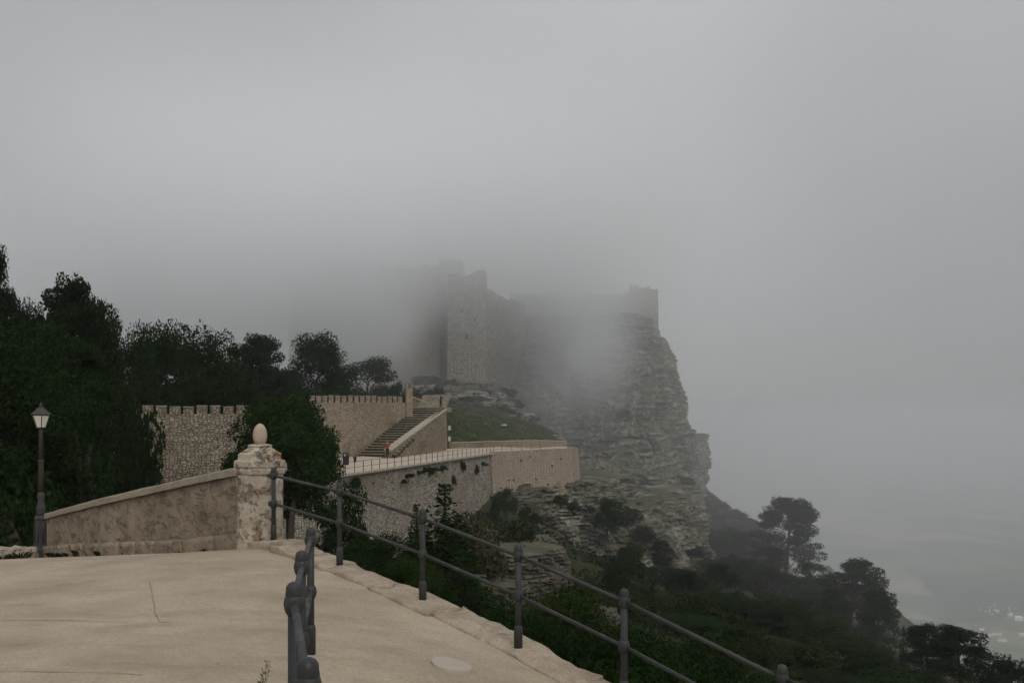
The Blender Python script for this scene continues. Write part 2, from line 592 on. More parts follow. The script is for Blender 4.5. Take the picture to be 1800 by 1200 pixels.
M['leaf_pine'] = m_leaf('pine_foliage', (.006, .013, .0045), (.020, .033, .011), (.036, .052, .018))
M['leaf_green'] = m_leaf('fresh_foliage', (.012, .024, .005), (.040, .066, .013), (.068, .10, .02))
M['leaf_scrub'] = m_leaf('scrub_foliage', (.014, .022, .007), (.038, .052, .018), (.066, .076, .03))
M['leaf_grass'] = m_leaf('grass_blades', (.05, .068, .024), (.10, .12, .045), (.17, .165, .085))
M['leaf_bush'] = m_leaf('bush_foliage', (.008, .022, .004), (.030, .060, .011), (.052, .092, .017))
M['leaf_brown'] = m_leaf('dry_scrub', (.035, .03, .014), (.085, .07, .035), (.13, .11, .06))
M['house'] = m_plain('cream_house_wall', (.82, .68, .48), .9, .1, .02)
M['house2'] = m_plain('white_house_wall', (.82, .80, .76), .9, .06, .02)
M['roof'] = m_plain('terracotta_roof', (.42, .22, .13), .9, .2, .05)
M['plastic'] = m_plain('dark_plastic', (.022, .022, .025), .5, .2, 6, .4)
M['white'] = m_plain('white_plate', (.5, .5, .46), .6, .06, 6)

# ------------------------------------------------------------------ plaza: ground sheet, kerb, joints
kerb_line = [W(440, 958, 13.6)[:2], W(481, 952, 13.25)[:2], W(597, 996, 11.75)[:2], W(743, 1060, 10.45)[:2], W(911, 1143, 9.3)[:2], W(1097, 0, 8.25)[:2], W(1375, 0, 7.15)[:2], (3.6, 5.4), (5.5, 3.2), (7.2, 1.0)]
kerb_z = [.10, .19, .08, -.117, -.355, -.60, -.97, -1.25, -1.7, -2.1]
wall_foot = [W(448, 0, 13.7)[:2], (-5.2, 15.6), (-6.9, 17.6), (-8.4, 19.4), (-9.9, 21.4), (-11.15, 23.1)]
wall_foot_z = [.02, -.33, -.62, -.87, -1.15, -1.42]
pl = [(*p, z - .02) for p, z in zip(kerb_line, kerb_z)] + [(*p, z) for p, z in zip(wall_foot, wall_foot_z)]
pl += [W(533, 1140, 8.05), W(0, 1200, 7.0), W(250, 1100, 9.0), W(0, 1050, 10.8), W(0, 984, 15.2), W(120, 977, 14.6), W(250, 972, 14.0), W(380, 970, 13.6)]
pl += [(-4, 1, .1), (0, 1, .05), (-12, 2, .1), (-12, 8, .05), (-14, 13, -.3), (-12.5, 24.2, -1.6), (-17, 22, -1.7), (-17, 17, -1.0)]
plaza_z = tps(pl)
KL = np.array(kerb_line)
WF = np.array(wall_foot)


def xmax(y):
    ks, kx = KL[::-1, 1], KL[::-1, 0]
    return np.where(y < KL[0, 1], np.interp(y, ks, kx), np.interp(y, WF[:, 1], WF[:, 0]))


ys = np.r_[np.arange(.6, 12, .16), np.arange(12, 25.3, .12)]
us = np.linspace(0, 1, 150) ** .8
X = -19 + us[None] * (xmax(ys)[:, None] + 19 + .12)
Y = np.repeat(ys[:, None], len(us), 1)
Z = plaza_z(X, Y) + (fbm(X * .8, Y * .8, 0 * X, 3) - .5) * .035
mesh_obj('plaza_pavement', np.stack([X, Y, Z], -1).reshape(-1, 3), grid_faces(len(ys), len(us)), M['pave'], smooth=True)
plaza = bpy.data.objects['plaza_pavement']
tag(plaza, 'pale beige concrete paving of the terrace in the foreground', None, None, 'structure')

# long pouring joints in the concrete
for k, pts in enumerate(([W(262, 1035, 11.0), W(268, 1060, 10.2), W(274, 1085, 9.5), W(277, 1102, 9.1)],
                         [W(277, 1102, 9.1), W(300, 1103, 9.05)],
                         [W(250, 1003, 12.3), W(300, 1006, 12.1), W(345, 1006, 12.1)],
                         [W(-20, 1091, 9.3), W(90, 1094, 9.25), W(190, 1099, 9.15), W(225, 1100, 9.1)],
                         [W(-20, 1178, 7.3), W(120, 1182, 7.25), W(250, 1184, 7.2)])):
    mb = MB()
    P = np.array([p[:2] for p in pts])
    t = np.linspace(0, len(P) - 1, 24)
    xs, yy = np.interp(t, np.arange(len(P)), P[:, 0]), np.interp(t, np.arange(len(P)), P[:, 1])
    xs, yy = xs + (vn(t * 2, k, 1) - .5) * .02, yy + (vn(t * 2, k, 5) - .5) * .02
    dx, dy = np.gradient(xs), np.gradient(yy)
    L = np.hypot(dx, dy)
    wd = .0015 + .005 * vn(t * 3, k, 9)
    nx, ny = -dy / L * wd, dx / L * wd
    zz = lambda a, b: plaza_z(a, b) + (fbm(a * .8, b * .8, 0 * a, 3) - .5) * .035 + .005
    vs = np.concatenate([np.stack([xs + nx, yy + ny, zz(xs + nx, yy + ny)], -1), np.stack([xs - nx, yy - ny, zz(xs - nx, yy - ny)], -1)])
    n = len(xs)
    mb.add(vs, [(i, i + 1, n + i + 1, n + i) for i in range(n - 1)])
    mb.build('joint', M['joint'], plaza)

# rough kerb stones along the edge, on a drop wall
kerb = MB()
seg = np.r_[0, np.cumsum(np.hypot(*np.diff(KL, axis=0).T))]
tt = np.arange(0, seg[-1], .25)
kx, ky, kz = (np.interp(tt, seg, q) for q in (KL[:, 0], KL[:, 1], np.array(kerb_z)))
tx, ty = np.gradient(kx), np.gradient(ky)
tl = np.hypot(tx, ty)
ox, oy = -ty / tl, tx / tl                      # outward, away from the plaza
if ox[5] < 0: ox, oy = -ox, -oy
rows = []
for j, (o_, dz) in enumerate(((.02, -.12), (.20, -.25), (.24, -1.5), (.5, -3.5), (.9, -6.5))):
    jit = (fbm(kx * 1.5, ky * 1.5, kx * 0 + j, 3) - .5) * .25 * (j > 0)
    rows.append(np.stack([kx + ox * (o_ + jit), ky + oy * (o_ + jit), kz + dz], -1))
kb = mesh_obj('plaza_edge', np.concatenate(rows), grid_faces(5, len(tt)), M['kerb'])
tag(kb, 'rough limestone edge of the foreground terrace under the railing', None, None, 'structure')
s, k = 0.0, 0
while s < seg[-1] - .4:
    ln = random.uniform(.7, 1.5)
    c = s + ln / 2
    x, y, z = (float(np.interp(c, seg, q)) for q in (KL[:, 0], KL[:, 1], np.array(kerb_z)))
    x2, y2, z2 = (float(np.interp(c + .1, seg, q)) for q in (KL[:, 0], KL[:, 1], np.array(kerb_z)))
    a = math.atan2(y2 - y, x2 - x)
    nx, ny = float(np.interp(c, tt, ox)), float(np.interp(c, tt, oy))
    wd = random.uniform(.40, .50)
    mb = MB().rock((0, 0, 0), (ln * 1.05, wd, .26), k + 3, 0, 11, .09, .90)
    pitch = math.atan2(z2 - z, .1)
    V = np.array(mb.v)
    V[:, 2] += (fbm(V[:, 0] * 5 + k * 9, V[:, 1] * 5, V[:, 0] * 0, 4) - .5) * .075 + V[:, 0] * math.tan(pitch)
    ca, sa = math.cos(a), math.sin(a)
    off = random.uniform(-.02, .05)
    Wd = np.stack([x + nx * off + V[:, 0] * ca - V[:, 1] * sa, y + ny * off + V[:, 0] * sa + V[:, 1] * ca, z - .098 + V[:, 2]], -1)
    mb.v = [tuple(q) for q in Wd]
    mb.build('kerb_stone', M['kerb'], kb, smooth=True)
    s += ln
    k += 1

# round pale cover set in the paving
p = W(793, 1138, 8.35)
zc = float(plaza_z(np.array(p[0]), np.array(p[1])))
mb = MB()
n = 40
ring = []
for r, dz in ((0, .012), (.13, .012), (.15, .016), (.175, .016), (.185, -.03)):
    for i in range(n):
        a = 2 * math.pi * i / n
        rr = r * (1 + .04 * math.sin(3 * a + 1))
        x, y = p[0] + rr * math.cos(a), p[1] + rr * math.sin(a) * 1.05
        ring.append((x, y, float(plaza_z(np.array(x), np.array(y))) + dz + .01))
mb.add(ring, grid_faces(5, n, True).tolist())
mb.build('ground_cover', M['cement'], None, label='round pale cement cover set flush into the paving near the kerb', cat='drain cover')

# ------------------------------------------------------------------ railings in the foreground
def railing_post(parent, base, H, mid, top, r=.030, big=1.0):
    x, y, z = base
    post = MB().lathe((x, y, z), [(r, 0), (r, H * .97)], 14).build('post', M['steel'], parent, True)
    MB().lathe((x, y, z - .03), [(r * 1.38 * big, 0), (r * 1.38 * big, .24), (r * 1.25 * big, .26), (r * 1.02, .275)], 14).build('base_sleeve', M['steel'], post, True)
    for h in (mid, top):
        MB().lathe((x, y, z + h - .055), [(r * 1.02, 0), (r * 1.30, .010), (r * 1.55, .030), (r * 1.68, .055), (r * 1.55, .080), (r * 1.30, .10), (r * 1.02, .11)], 14).build('knuckle', M['steel'], post, True)
    MB().lathe((x, y, z + H - .05), [(r * 1.3, 0), (r * 1.42, .012), (r * 1.3, .03), (r * 1.3, .048), (r * .9, .066), (r * .3, .074)], 14).build('cap', M['steel'], post, True)
    return post


krail = empty('kerb_railing', (*kerb_line[4], kerb_z[4]), 'grey painted pipe railing with two rails along the stone kerb', 'railing')
posts = []
for (p, z) in list(zip(kerb_line, kerb_z))[1:9]:
    posts.append((p[0], p[1], z))
    railing_post(krail, (p[0], p[1], z), 1.0, .53, .915)
for a, b in zip(posts[:-1], posts[1:]):
    for h, nm in ((.53, 'middle_rail'), (.915, 'top_rail')):
        MB().tube([(a[0], a[1], a[2] + h), (b[0], b[1], b[2] + h)], .0185, 12).build(nm, M['steel'], krail, True)
# the end eyes at the post by the pillar
for h in (.53, .915):
    MB().tube([(posts[0][0] - .06, posts[0][1] + .03, posts[0][2] + h), (posts[0][0], posts[0][1], posts[0][2] + h)], [.036, .042], 12).build('end_knuckle', M['steel'], krail, True)

hp = [W(546, 1140, 8.05), W(530, 0, 6.35), W(517, 0, 4.75), W(541, 0, 3.45)]
tops = [(547, 931), (530, 973), (519, 1030), (543, 1166)]
hrail = empty('hand_railing', (hp[0][0], hp[0][1], -.04), 'grey pipe handrail seen end-on, running towards the camera', 'railing')
hpts = []
for (x, y, _), (tx_, ty_) in zip(hp, tops):
    zt = WZ(ty_, y)
    zb = float(plaza_z(np.array(x), np.array(y)))
    hpts.append((x, y, zt))
    railing_post(hrail, (x, y, zb), zt - zb, (zt - zb) * .50, (zt - zb) - .085, .031)
for a, b in zip(hpts[:-1], hpts[1:]):
    za, zb = float(plaza_z(np.array(a[0]), np.array(a[1]))), float(plaza_z(np.array(b[0]), np.array(b[1])))
    MB().tube([(a[0], a[1], a[2] - .085), (b[0], b[1], b[2] - .085)], .0195, 12).build('top_rail', M['steel'], hrail, True)
    MB().tube([(a[0], a[1], za + (a[2] - za) * .5), (b[0], b[1], zb + (b[2] - zb) * .5)], .0195, 12).build('middle_rail', M['steel'], hrail, True)

# ------------------------------------------------------------------ gate pillar with egg finial
PB = W(457, 966, 13.75)
pil = empty('stone_pillar', PB, 'weathered limestone gate pillar with moulded cap and egg finial', 'pillar')
prz = R(14)
hh = lambda y: WZ(y, 13.75) - PB[2]
shaft = MB()
V, Fc = [], []
side, nz_ = .31, 26
prof = []
for k in range(nz_ + 1):
    z = -.25 + (hh(832) + .25) * k / nz_
    for c in range(48):
        a = 2 * math.pi * c / 48
        q = max(abs(math.cos(a)), abs(math.sin(a)))
        r = min(1 / q, 1.30) * side
        wx, wy = math.cos(a) * r, math.sin(a) * r
        if z < .30: wx, wy = wx * 1.05, wy * 1.05
        d = float(fbm(np.array(wx * 4.0), np.array(wy * 4.0), np.array(z * 4.0), 4)) - .5
        g = 1 + d * .10
        x, y = wx * g, wy * g
        V.append((PB[0] + x * math.cos(prz) - y * math.sin(prz), PB[1] + x * math.sin(prz) + y * math.cos(prz), PB[2] + z))
shaft.add(V, grid_faces(nz_ + 1, 48, True).tolist())
shaft.build('shaft', M['pillar'], pil, True)
def sq(prof, name, mat, n=8, rot=R(22.5)):
    return MB().lathe(PB, prof, n, rot + prz).build(name, mat, pil)
k8 = 1 / math.cos(R(22.5))
sq([(.30 * k8, hh(833)), (.345 * k8, hh(831)), (.352 * k8, hh(824)), (.335 * k8, hh(822.5)), (.335 * k8, hh(820))], 'cornice', M['pillar'])
sq([(.345 * k8, hh(820)), (.352 * k8, hh(818)), (.352 * k8, hh(810)), (.34 * k8, hh(808.5))], 'cornice_slab', M['pillar'])
sq([(.31 * k8, hh(808.5)), (.30 * k8, hh(805)), (.295 * k8, hh(797)), (.255 * k8, hh(794)), (.18 * k8, hh(788)), (.15 * k8, hh(785))], 'cap', M['pillar'])
MB().lathe(PB, [(.13, hh(786.5)), (.165, hh(785)), (.172, hh(783.5)), (.165, hh(781.5)), (.11, hh(780))], 24).build('collar', M['pillar'], pil, True)
eh = hh(744) - hh(781)
MB().lathe((PB[0], PB[1], PB[2] + hh(781)), [(.055, 0), (.078, .02), (.093, eh * .25), (.100, eh * .42), (.096, eh * .58), (.083, eh * .74), (.060, eh * .88), (.033, eh * .965), (.008, eh)], 24).build('egg_finial', M['egg'], pil, True)

# ------------------------------------------------------------------ general wall builder
def wall_mesh(path, zb, zt, thick, res=.5, amp=.05, batter=0.0, back=1, ragged=0.0, seed=0, rz=None):
    """wall swept along a plan path; front face gridded and roughened, UVs in metres. back=+1: thickness lies to the left of the path"""
    P = np.array(path, float)
    s = np.r_[0, np.cumsum(np.hypot(*np.diff(P, axis=0).T))]
    n = max(3, int(s[-1] / res) + 1)
    u = np.unique(np.r_[np.linspace(0, s[-1], n), s])
    x, y = np.interp(u, s, P[:, 0]), np.interp(u, s, P[:, 1])
    b, t = np.interp(u, s, zb), np.interp(u, s, zt)
    if ragged: t = t + (fbm(u * .5 + seed, u * 0, u * 0 + seed, 4) - .5) * 2 * ragged
    ua, ub = np.clip(u - .6, 0, s[-1]), np.clip(u + .6, 0, s[-1])
    dx, dy = np.interp(ub, s, P[:, 0]) - np.interp(ua, s, P[:, 0]), np.interp(ub, s, P[:, 1]) - np.interp(ua, s, P[:, 1])
    L = np.hypot(dx, dy)
    nx, ny = -dy / L * back, dx / L * back
    nv = max(3, int(np.max(t - b) / (rz or res)) + 1)
    rows, uvs = [], []
    for j in range(nv + 1):
        f = j / nv
        z = b + (t - b) * f
        d = (fbm(u * .9 + seed * 7, z * .9, u * 0 + seed, 3) - .5) * 2 * amp - batter * (t - z)
        rows.append(np.stack([x + nx * d, y + ny * d, z], -1))
        uvs.append(np.stack([u, z], -1))
    rows.append(np.stack([x + nx * thick, y + ny * thick, t + .01], -1))
    uvs.append(np.stack([u, t + thick], -1))
    rows.append(np.stack([x + nx * thick, y + ny * thick, b], -1))
    uvs.append(np.stack([u, t + thick + (t - b)], -1))
    nr, nc = len(rows), len(u)
    f = grid_faces(nr, nc).tolist()
    f.append([r * nc for r in range(nr)][::-1])
    f.append([r * nc + nc - 1 for r in range(nr)])
    m = MB()
    m.v = [tuple(q) for q in np.concatenate(rows)]
    m.f = [tuple(q) for q in f]
    m.uv = np.concatenate(uvs)
    return m


def along(path, s):
    P = np.array(path, float)
    c = np.r_[0, np.cumsum(np.hypot(*np.diff(P, axis=0).T))]
    x, y = float(np.interp(s, c, P[:, 0])), float(np.interp(s, c, P[:, 1]))
    e = min(s + .05, c[-1])
    q = e - .05
    a = math.atan2(np.interp(e, c, P[:, 1]) - np.interp(q, c, P[:, 1]), np.interp(e, c, P[:, 0]) - np.interp(q, c, P[:, 0]))
    return x, y, a, c[-1]

# ------------------------------------------------------------------ stained parapet wall from pillar to lamp
par_path = [(q[0], q[1] + .08) for q in wall_foot]
par_d = [q[1] for q in par_path]
top_px = [(443, 827), (336, 850), (237, 872), (167, 888), (116, 901), (82, 910)]
zt = [WZ(a[1], d) - .02 for a, d in zip(top_px, par_d)]
pz = [z - .35 for z in wall_foot_z]
par = empty('parapet_wall', (par_path[0][0], par_path[0][1], wall_foot_z[0]), 'stained rendered parapet wall sloping from the pillar down to the lamp', 'wall')
wall_mesh(par_path, pz, zt, .42, .12, .022, 0, -1, 0, 3).build('wall_body', M['render'], par, True)
S = along(par_path, 0)[3]
cuts = [0, 1.55, 2.7, 4.2, 5.55, 7.2, 8.9, 10.2, S]
cs = np.r_[0, np.cumsum(np.hypot(*np.diff(np.array(par_path), axis=0).T))]
for a, b in zip(cuts[:-1], cuts[1:]):
    mb = MB()
    vs = []
    for s_ in (a + .008, (a + b) / 2, b - .008):
        x, y, an, _ = along(par_path, s_)
        z = float(np.interp(s_, cs, zt))
        nx, ny = math.sin(an), -math.cos(an)          # towards the back
        if ny < 0: nx, ny = -nx, -ny
        for o_, dz in ((-.055, .004), (-.06, .10), (-.045, .125), (.46, .135), (.48, .11), (.48, .004)):
            vs.append((x + nx * o_ + random.uniform(-.004, .004), y + ny * o_, z + dz + random.uniform(-.006, .006)))
    fs = []
    for k in range(2):
        for i in range(6):
            j = (i + 1) % 6
            fs.append((k * 6 + i, k * 6 + j, k * 6 + 6 + j, k * 6 + 6 + i))
    fs += [(5, 4, 3, 2, 1, 0), (12, 13, 14, 15, 16, 17)]
    mb.add(vs, fs).build('coping_slab', M['coping'], par)
s_ = .35
k = 0
while s_ < S - .5:
    ln = random.uniform(.75, 1.35)
    x, y, an, _ = along(par_path, min(s_ + ln / 2, S))
    z = float(np.interp(s_ + ln / 2, cs, wall_foot_z))
    sl = (np.interp(s_ + ln, cs, wall_foot_z) - np.interp(s_, cs, wall_foot_z)) / ln
    mb = MB().rock((0, 0, 0), (ln * 1.0, .16, .42), k + 40, 0, 5, .08, .9)
    V = np.array(mb.v)
    V[:, 2] += V[:, 0] * sl
    ca, sa = math.cos(an), math.sin(an)
    mb.v = [(x + q[0] * ca - q[1] * sa, y - .0 + q[0] * sa + q[1] * ca, z + .06 + q[2]) for q in V]
    mb.build('plinth_stone', M['render'], par, True)
    s_ += ln + .015
    k += 1

# ------------------------------------------------------------------ street lamp
LB = W(72, 980, 23.6)
lamp = empty('street_lamp', LB, 'old cast-iron street lamp with six-sided lantern beside the parapet', 'street lamp')
lz = lambda y: WZ(y, 23.6) - LB[2]
lb = lambda prof, nm, mat, n=16, rot=0, sm=False: MB().lathe(LB, prof, n, rot).build(nm, mat, lamp, sm)
base = lb([(.205, -.1), (.205, lz(965)), (.18, lz(962)), (.17, lz(958)), (.165, lz(955)), (.135, lz(914)), (.15, lz(912)), (.15, lz(909)), (.115, lz(905))], 'base', M['iron'], 8, R(22.5))
for i in range(8):
    a = R(45 * i)
    MB().tube([(LB[0] + math.cos(a) * .168, LB[1] + math.sin(a) * .168, LB[2] + lz(953)), (LB[0] + math.cos(a) * .138, LB[1] + math.sin(a) * .138, LB[2] + lz(916))], .014, 6).build('flute', M['iron'], base, True)
lb([(.115, lz(905)), (.09, lz(900)), (.105, lz(895)), (.11, lz(892)), (.08, lz(886)), (.072, lz(876)), (.085, lz(873)), (.075, lz(868)), (.066, lz(865))], 'moulding', M['iron'], 16, 0, True)
lb([(.064, lz(865)), (.058, lz(812)), (.056, lz(811))], 'lower_shaft', M['rust'], 14, 0, True)
lb([(.058, lz(812)), (.072, lz(811)), (.072, lz(808.5)), (.056, lz(807.5))], 'ring', M['iron'], 14, 0, True)
lb([(.055, lz(808)), (.048, lz(763)), (.05, lz(762)), (.06, lz(760)), (.045, lz(757)), (.05, lz(753))], 'upper_shaft', M['rust'], 14, 0, True)
zb_, zt_ = lz(752), lz(729)
rb, rt = .105, .205
lan = lb([(.045, lz(754)), (.10, zb_ - .01), (.115, zb_), (.10, zb_ + .012)], 'lantern_base', M['iron'], 6)
for i in range(6):
    a, b = R(60 * i), R(60 * i + 60)
    P = lambda r, t, z: Vector((LB[0] + math.cos(t) * r, LB[1] + math.sin(t) * r, LB[2] + z))
    MB().tube([P(rb, a, zb_), P(rt, a, zt_)], .011, 6).build('lantern_bar', M['iron'], lamp)
    q = [P(rb, a, zb_ + .012), P(rb, b, zb_ + .012), P(rt, b, zt_ - .005), P(rt, a, zt_ - .005)]
    c = sum(q, Vector()) / 4
    q = [c + (v - c) * .93 for v in q]
    nrm = (q[1] - q[0]).cross(q[3] - q[0]).normalized() * .006
    mb = MB()
    mb.add([v - nrm for v in q] + [v + nrm for v in q], [(0, 3, 2, 1), (4, 5, 6, 7), (0, 1, 5, 4), (1, 2, 6, 5), (2, 3, 7, 6), (3, 0, 4, 7)])
    mb.build('glass_pane', M['glass'], lamp)
lb([(.225, zt_ - .005), (.25, zt_ + .01), (.235, zt_ + .03), (.16, lz(722)), (.085, lz(717)), (.05, lz(715.5))], 'lantern_roof', M['iron'], 6)
lb([(.05, lz(715.5)), (.035, lz(714)), (.045, lz(712.5)), (.02, lz(711)), (.028, lz(709)), (.006, lz(706.5))], 'finial', M['iron'], 12, 0, True)
# wall end showing behind the lamp base
we = MB()
we.bbox((LB[0] - .32, LB[1] + .9, LB[2] + .30), (.34, .5, 1.35), .3, .06, .02)
we.build('wall_stub', M['render'], None, label='narrow pale stone wall stub right behind the lamp base', cat='wall')

# ------------------------------------------------------------------ terrain: hillside, gully, mountain foot and plain
tp = [(1, 15, -4.5), (3, 10, -5), (7, 8, -7), (-1.5, 18, -5), (-4, 20, -4.5), (12, 20, -11.5), (14, 8, -10), (6, 28, -8.5), (1.5, 32, -7.5), (20, 40, -15.5), (10, 45, -11.5), (20, 60, -17.5), (30, 80, -23), (45, 100, -30.5), (38, 130, -26),
      (48, 160, -26), (48, 200, -23.5), (52, 232, -19), (66, 100, -46), (70, 160, -46), (76, 230, -44), (34, 60, -27), (50, 60, -42), (30, 20, -24), (50, 20, -45), (30, 160, -22), (38, 185, -22),
      (-8, 30, -10), (-10, 50, -14), (-10, 70, -15.5), (-1, 60, -14), (3, 85, -14), (8, 105, -16), (-1, 112, -14), (-5, 92, -14.5), (12, 140, -16), (20, 120, -19), (25, 150, -20), (12, 75, -14),
      (-22, 100, -4.5), (-14, 130, -4.5), (-2, 150, -5), (6, 170, -6), (-9, 185, 5), (-20, 200, 8), (-42, 200, 7), (5, 190, -3), (20, 250, 0), (-20, 250, 5),
      (-11, 27, -3.6), (-20, 40, -2.6), (-30, 60, -1.5), (-25, 85, -2.5), (-40, 120, 2), (-62, 80, 2), (-40, 30, -1.5), (-26, 15, -1.8), (-13, 24, -2.2), (-22, 22, -2.2), (-50, 5, -1), (-26, 3, -1.2), (-70, 150, 4), (-100, 60, 2), (-100, 200, 4)]
terr_raw = tps(tp)


def terr(x, y):
    x, y = np.asarray(x, float), np.asarray(y, float)
    cxx, cyy = np.clip(x, -110, 78), np.clip(y, 3, 260)
    far = np.hypot(x - cxx, y - cyy)
    z = terr_raw(cxx, cyy)
    z = z - far * .75 * np.clip(far / 60, 0, 1)
    return np.maximum(z, -655) + (fbm(x * .12, y * .12, 0 * x, 4) - .5) * 3.0 * np.clip((np.hypot(x, y) - 15) / 30, 0, 1)


gx = np.unique(np.r_[-1600, -900, -500, -300, -180, np.arange(-120, 90, 1.3), 95, 105, 120, 150, 200, 300, 450, 700, 1000, 1300])
gy = np.unique(np.r_[-900, -500, -250, -100, -40, -10, np.arange(-4, 270, 1.5), 280, 300, 340, 400, 500, 700, 1000, 1400])
GX, GY = np.meshgrid(gx, gy)
GZ = terr(GX, GY)
# keep the hillside under the plaza
inpl = (GX < np.interp(GY, KL[::-1, 1], KL[::-1, 0]) + 1.0) & (GY < 24) & (GX > -25)
GZ = np.where(inpl & (GY < 13.6), np.minimum(GZ, plaza_z(GX, GY) - 1.2), GZ)
inpl2 = (GX < np.interp(GY, WF[:, 1], WF[:, 0]) + .9) & (GY >= 13.0) & (GY < 25.5) & (GX > -20)
GZ = np.where(inpl2, np.minimum(GZ, plaza_z(GX, GY) - .5), GZ)
# and under the upper terrace
E_ = np.array([(-18.2, 65), (-14.3, 81), (-7.4, 114), (-2.4, 138), (9.2, 161)])
tmask = (GX < np.interp(GY, E_[:, 1], E_[:, 0]) + .5) & (GX > np.interp(GY, E_[:, 1], E_[:, 0]) - 26) & (GY > 66) & (GY < 165)
GZ = np.where(tmask, np.minimum(GZ, -3.6), GZ)
to = mesh_obj('hillside', np.stack([GX, GY, GZ], -1).reshape(-1, 3), grid_faces(len(gy), len(gx)), M['soil'], smooth=True)
tag(to, 'steep dark scrub-covered mountainside dropping away to the right', None, None, 'structure')

def m_fields():
    t = NT('patchwork_fields', 0.95, 0.05)
    v = t.coord('Object', (.0042, .0026, 1), (0, 0, R(25)))
    vo = t.node('ShaderNodeTexVoronoi', voronoi_dimensions='2D')
    t.link(v, vo.inputs['Vector'])
    vo.inputs['Scale'].default_value = 1
    sp = t.node('ShaderNodeSeparateColor')
    t.link(vo.outputs['Color'], sp.inputs[0])
    c = t.ramp(sp.outputs[0], [(0, (.05, .075, .03)), (.3, (.12, .145, .055)), (.5, (.20, .18, .11)), (.7, (.085, .115, .04)), (.85, (.26, .23, .15)), (1, (.07, .09, .035))], 'CONSTANT')
    c = t.mix(t.rng(t.noise(t.coord('Object', (.01, .01, 1)), 1.0, 5, .7), .5, .64, 0, .8, True), c, (.025, .035, .018))
    t.color(c)
    return t.m

px_ = np.r_[-30000, -12000, -4000, np.arange(-1000, 6001, 500), 9000, 15000, 30000]
py_ = np.r_[-6000, 0, np.arange(1000, 8001, 500), 11000, 16000, 26000, 40000]
PX, PY = np.meshgrid(px_, py_)
pln = mesh_obj('valley_plain', np.stack([PX, PY, np.full_like(PX, -650.0)], -1).reshape(-1, 3), grid_faces(len(py_), len(px_)), m_fields())
tag(pln, 'hazy patchwork farmland plain far below the mountain', None, None, 'structure')

# ------------------------------------------------------------------ cliffs
def loft(levels, nper, dz, A=2.0, B=1.2, C=.5, t1=2.4, t2=.75, tilt=(.10, 0), seed=0, topnoise=1.0, vfreq=.22):
    """rock mass lofted through closed plan outlines, cut into tilted beds and vertical blocks"""
    zs = np.arange(levels[0][0], levels[-1][0] + 1e-6, dz)
    lz_ = np.array([l[0] for l in levels], float)
    pol = np.array([l[1] for l in levels], float)
    m = pol.shape[1]
    k = max(2, nper // m)
    t = np.arange(k) / k
    dense = (pol[:, :, None] * (1 - t)[None, None, :, None] + np.roll(pol, -1, 1)[:, :, None] * t[None, None, :, None]).reshape(len(levels), m * k, 2)
    for _ in range(2):
        dense = (np.roll(dense, 1, 1) + dense + np.roll(dense, -1, 1)) / 3
    n = m * k
    rows = []
    for z in zs:
        j = min(max(np.searchsorted(lz_, z) - 1, 0), len(lz_) - 2)
        f = (z - lz_[j]) / (lz_[j + 1] - lz_[j])
        p = dense[j] * (1 - f) + dense[j + 1] * f
        rows.append(p)
    Pq = np.array(rows)
    d = np.roll(Pq, -3, 1) - np.roll(Pq, 3, 1)
    nrm = np.stack([d[..., 1], -d[..., 0]], -1)
    nrm /= np.linalg.norm(nrm, axis=-1, keepdims=True) + 1e-9
    area = np.sum(Pq[0, :, 0] * np.roll(Pq[0, :, 1], -1) - np.roll(Pq[0, :, 0], -1) * Pq[0, :, 1])
    if area < 0: nrm = -nrm
    x, y = Pq[..., 0], Pq[..., 1]
    z = np.repeat(zs[:, None], n, 1)
    s = z - tilt[0] * x - tilt[1] * y + (fbm(x * .06, y * .06, z * .06 + seed, 3) - .5) * 3.5
    k1 = np.floor(s / t1)
    f2 = s / t2 + (vn(x * .3, y * .3, z * 0 + seed) - .5) * .9
    k2 = np.floor(f2)
    fr2 = f2 - k2
    big = fbm(x * .035 + seed, y * .035, z * .03, 3) - .5
    blk = np.round(vn(x * vfreq + seed, y * vfreq, k1 * 5.3) * 5) / 5 - .5
    fine = np.round(vn(x * vfreq * 2.6, y * vfreq * 2.6, k2 * 7.7 + seed) * 4) / 4 - .5
    off = A * 2 * big + B * 2 * blk + C * 2 * fine - C * 1.0 * (fr2 < .28) + (fbm(x * 1.2, y * 1.2, z * 1.2, 2) - .5) * C * .8
    cr1 = vn(x * vfreq * .9 + 31 + seed, y * vfreq * .9, z * .05) - .5
    cr2 = vn(x * vfreq * 2.1 + 7, y * vfreq * 2.1 + seed, z * .12) - .5
    off = off - np.clip(1 - np.abs(cr1) / .055, 0, 1) * (A * .6 + B) - np.clip(1 - np.abs(cr2) / .05, 0, 1) * B * .8
    big2 = np.round(vn(x * vfreq * .45 + 3, y * vfreq * .45 + seed, s / (t1 * 2.6)) * 4) / 4 - .5
    off = off + big2 * 2 * B * .9
    P3 = np.stack([x + nrm[..., 0] * off, y + nrm[..., 1] * off, z + (fbm(x * .3, y * .3, z * 0 + seed, 3) - .5) * topnoise], -1)
    v = P3.reshape(-1, 3)
    f = grid_faces(len(zs), n, True)
    # cap: rings shrinking to the middle
    c = P3[-1].mean(0)
    caps = [P3[-1] * (1 - q) + c * q for q in (.12, .35, .65, .97)]
    for q in caps: q[:, 2] += (fbm(q[:, 0] * .4, q[:, 1] * .4, q[:, 2] * 0 + seed, 3) - .5) * topnoise
    v = np.concatenate([v] + caps)
    base = (len(zs) - 1) * n
    f = np.concatenate([f, grid_faces(5, n, True) + base])
    return v, f


def cliff(name, mat, label, cat='cliff', **kw):
    v, f = loft(**kw)
    o = mesh_obj(name, v, f, mat)
    return tag(o, label, cat)

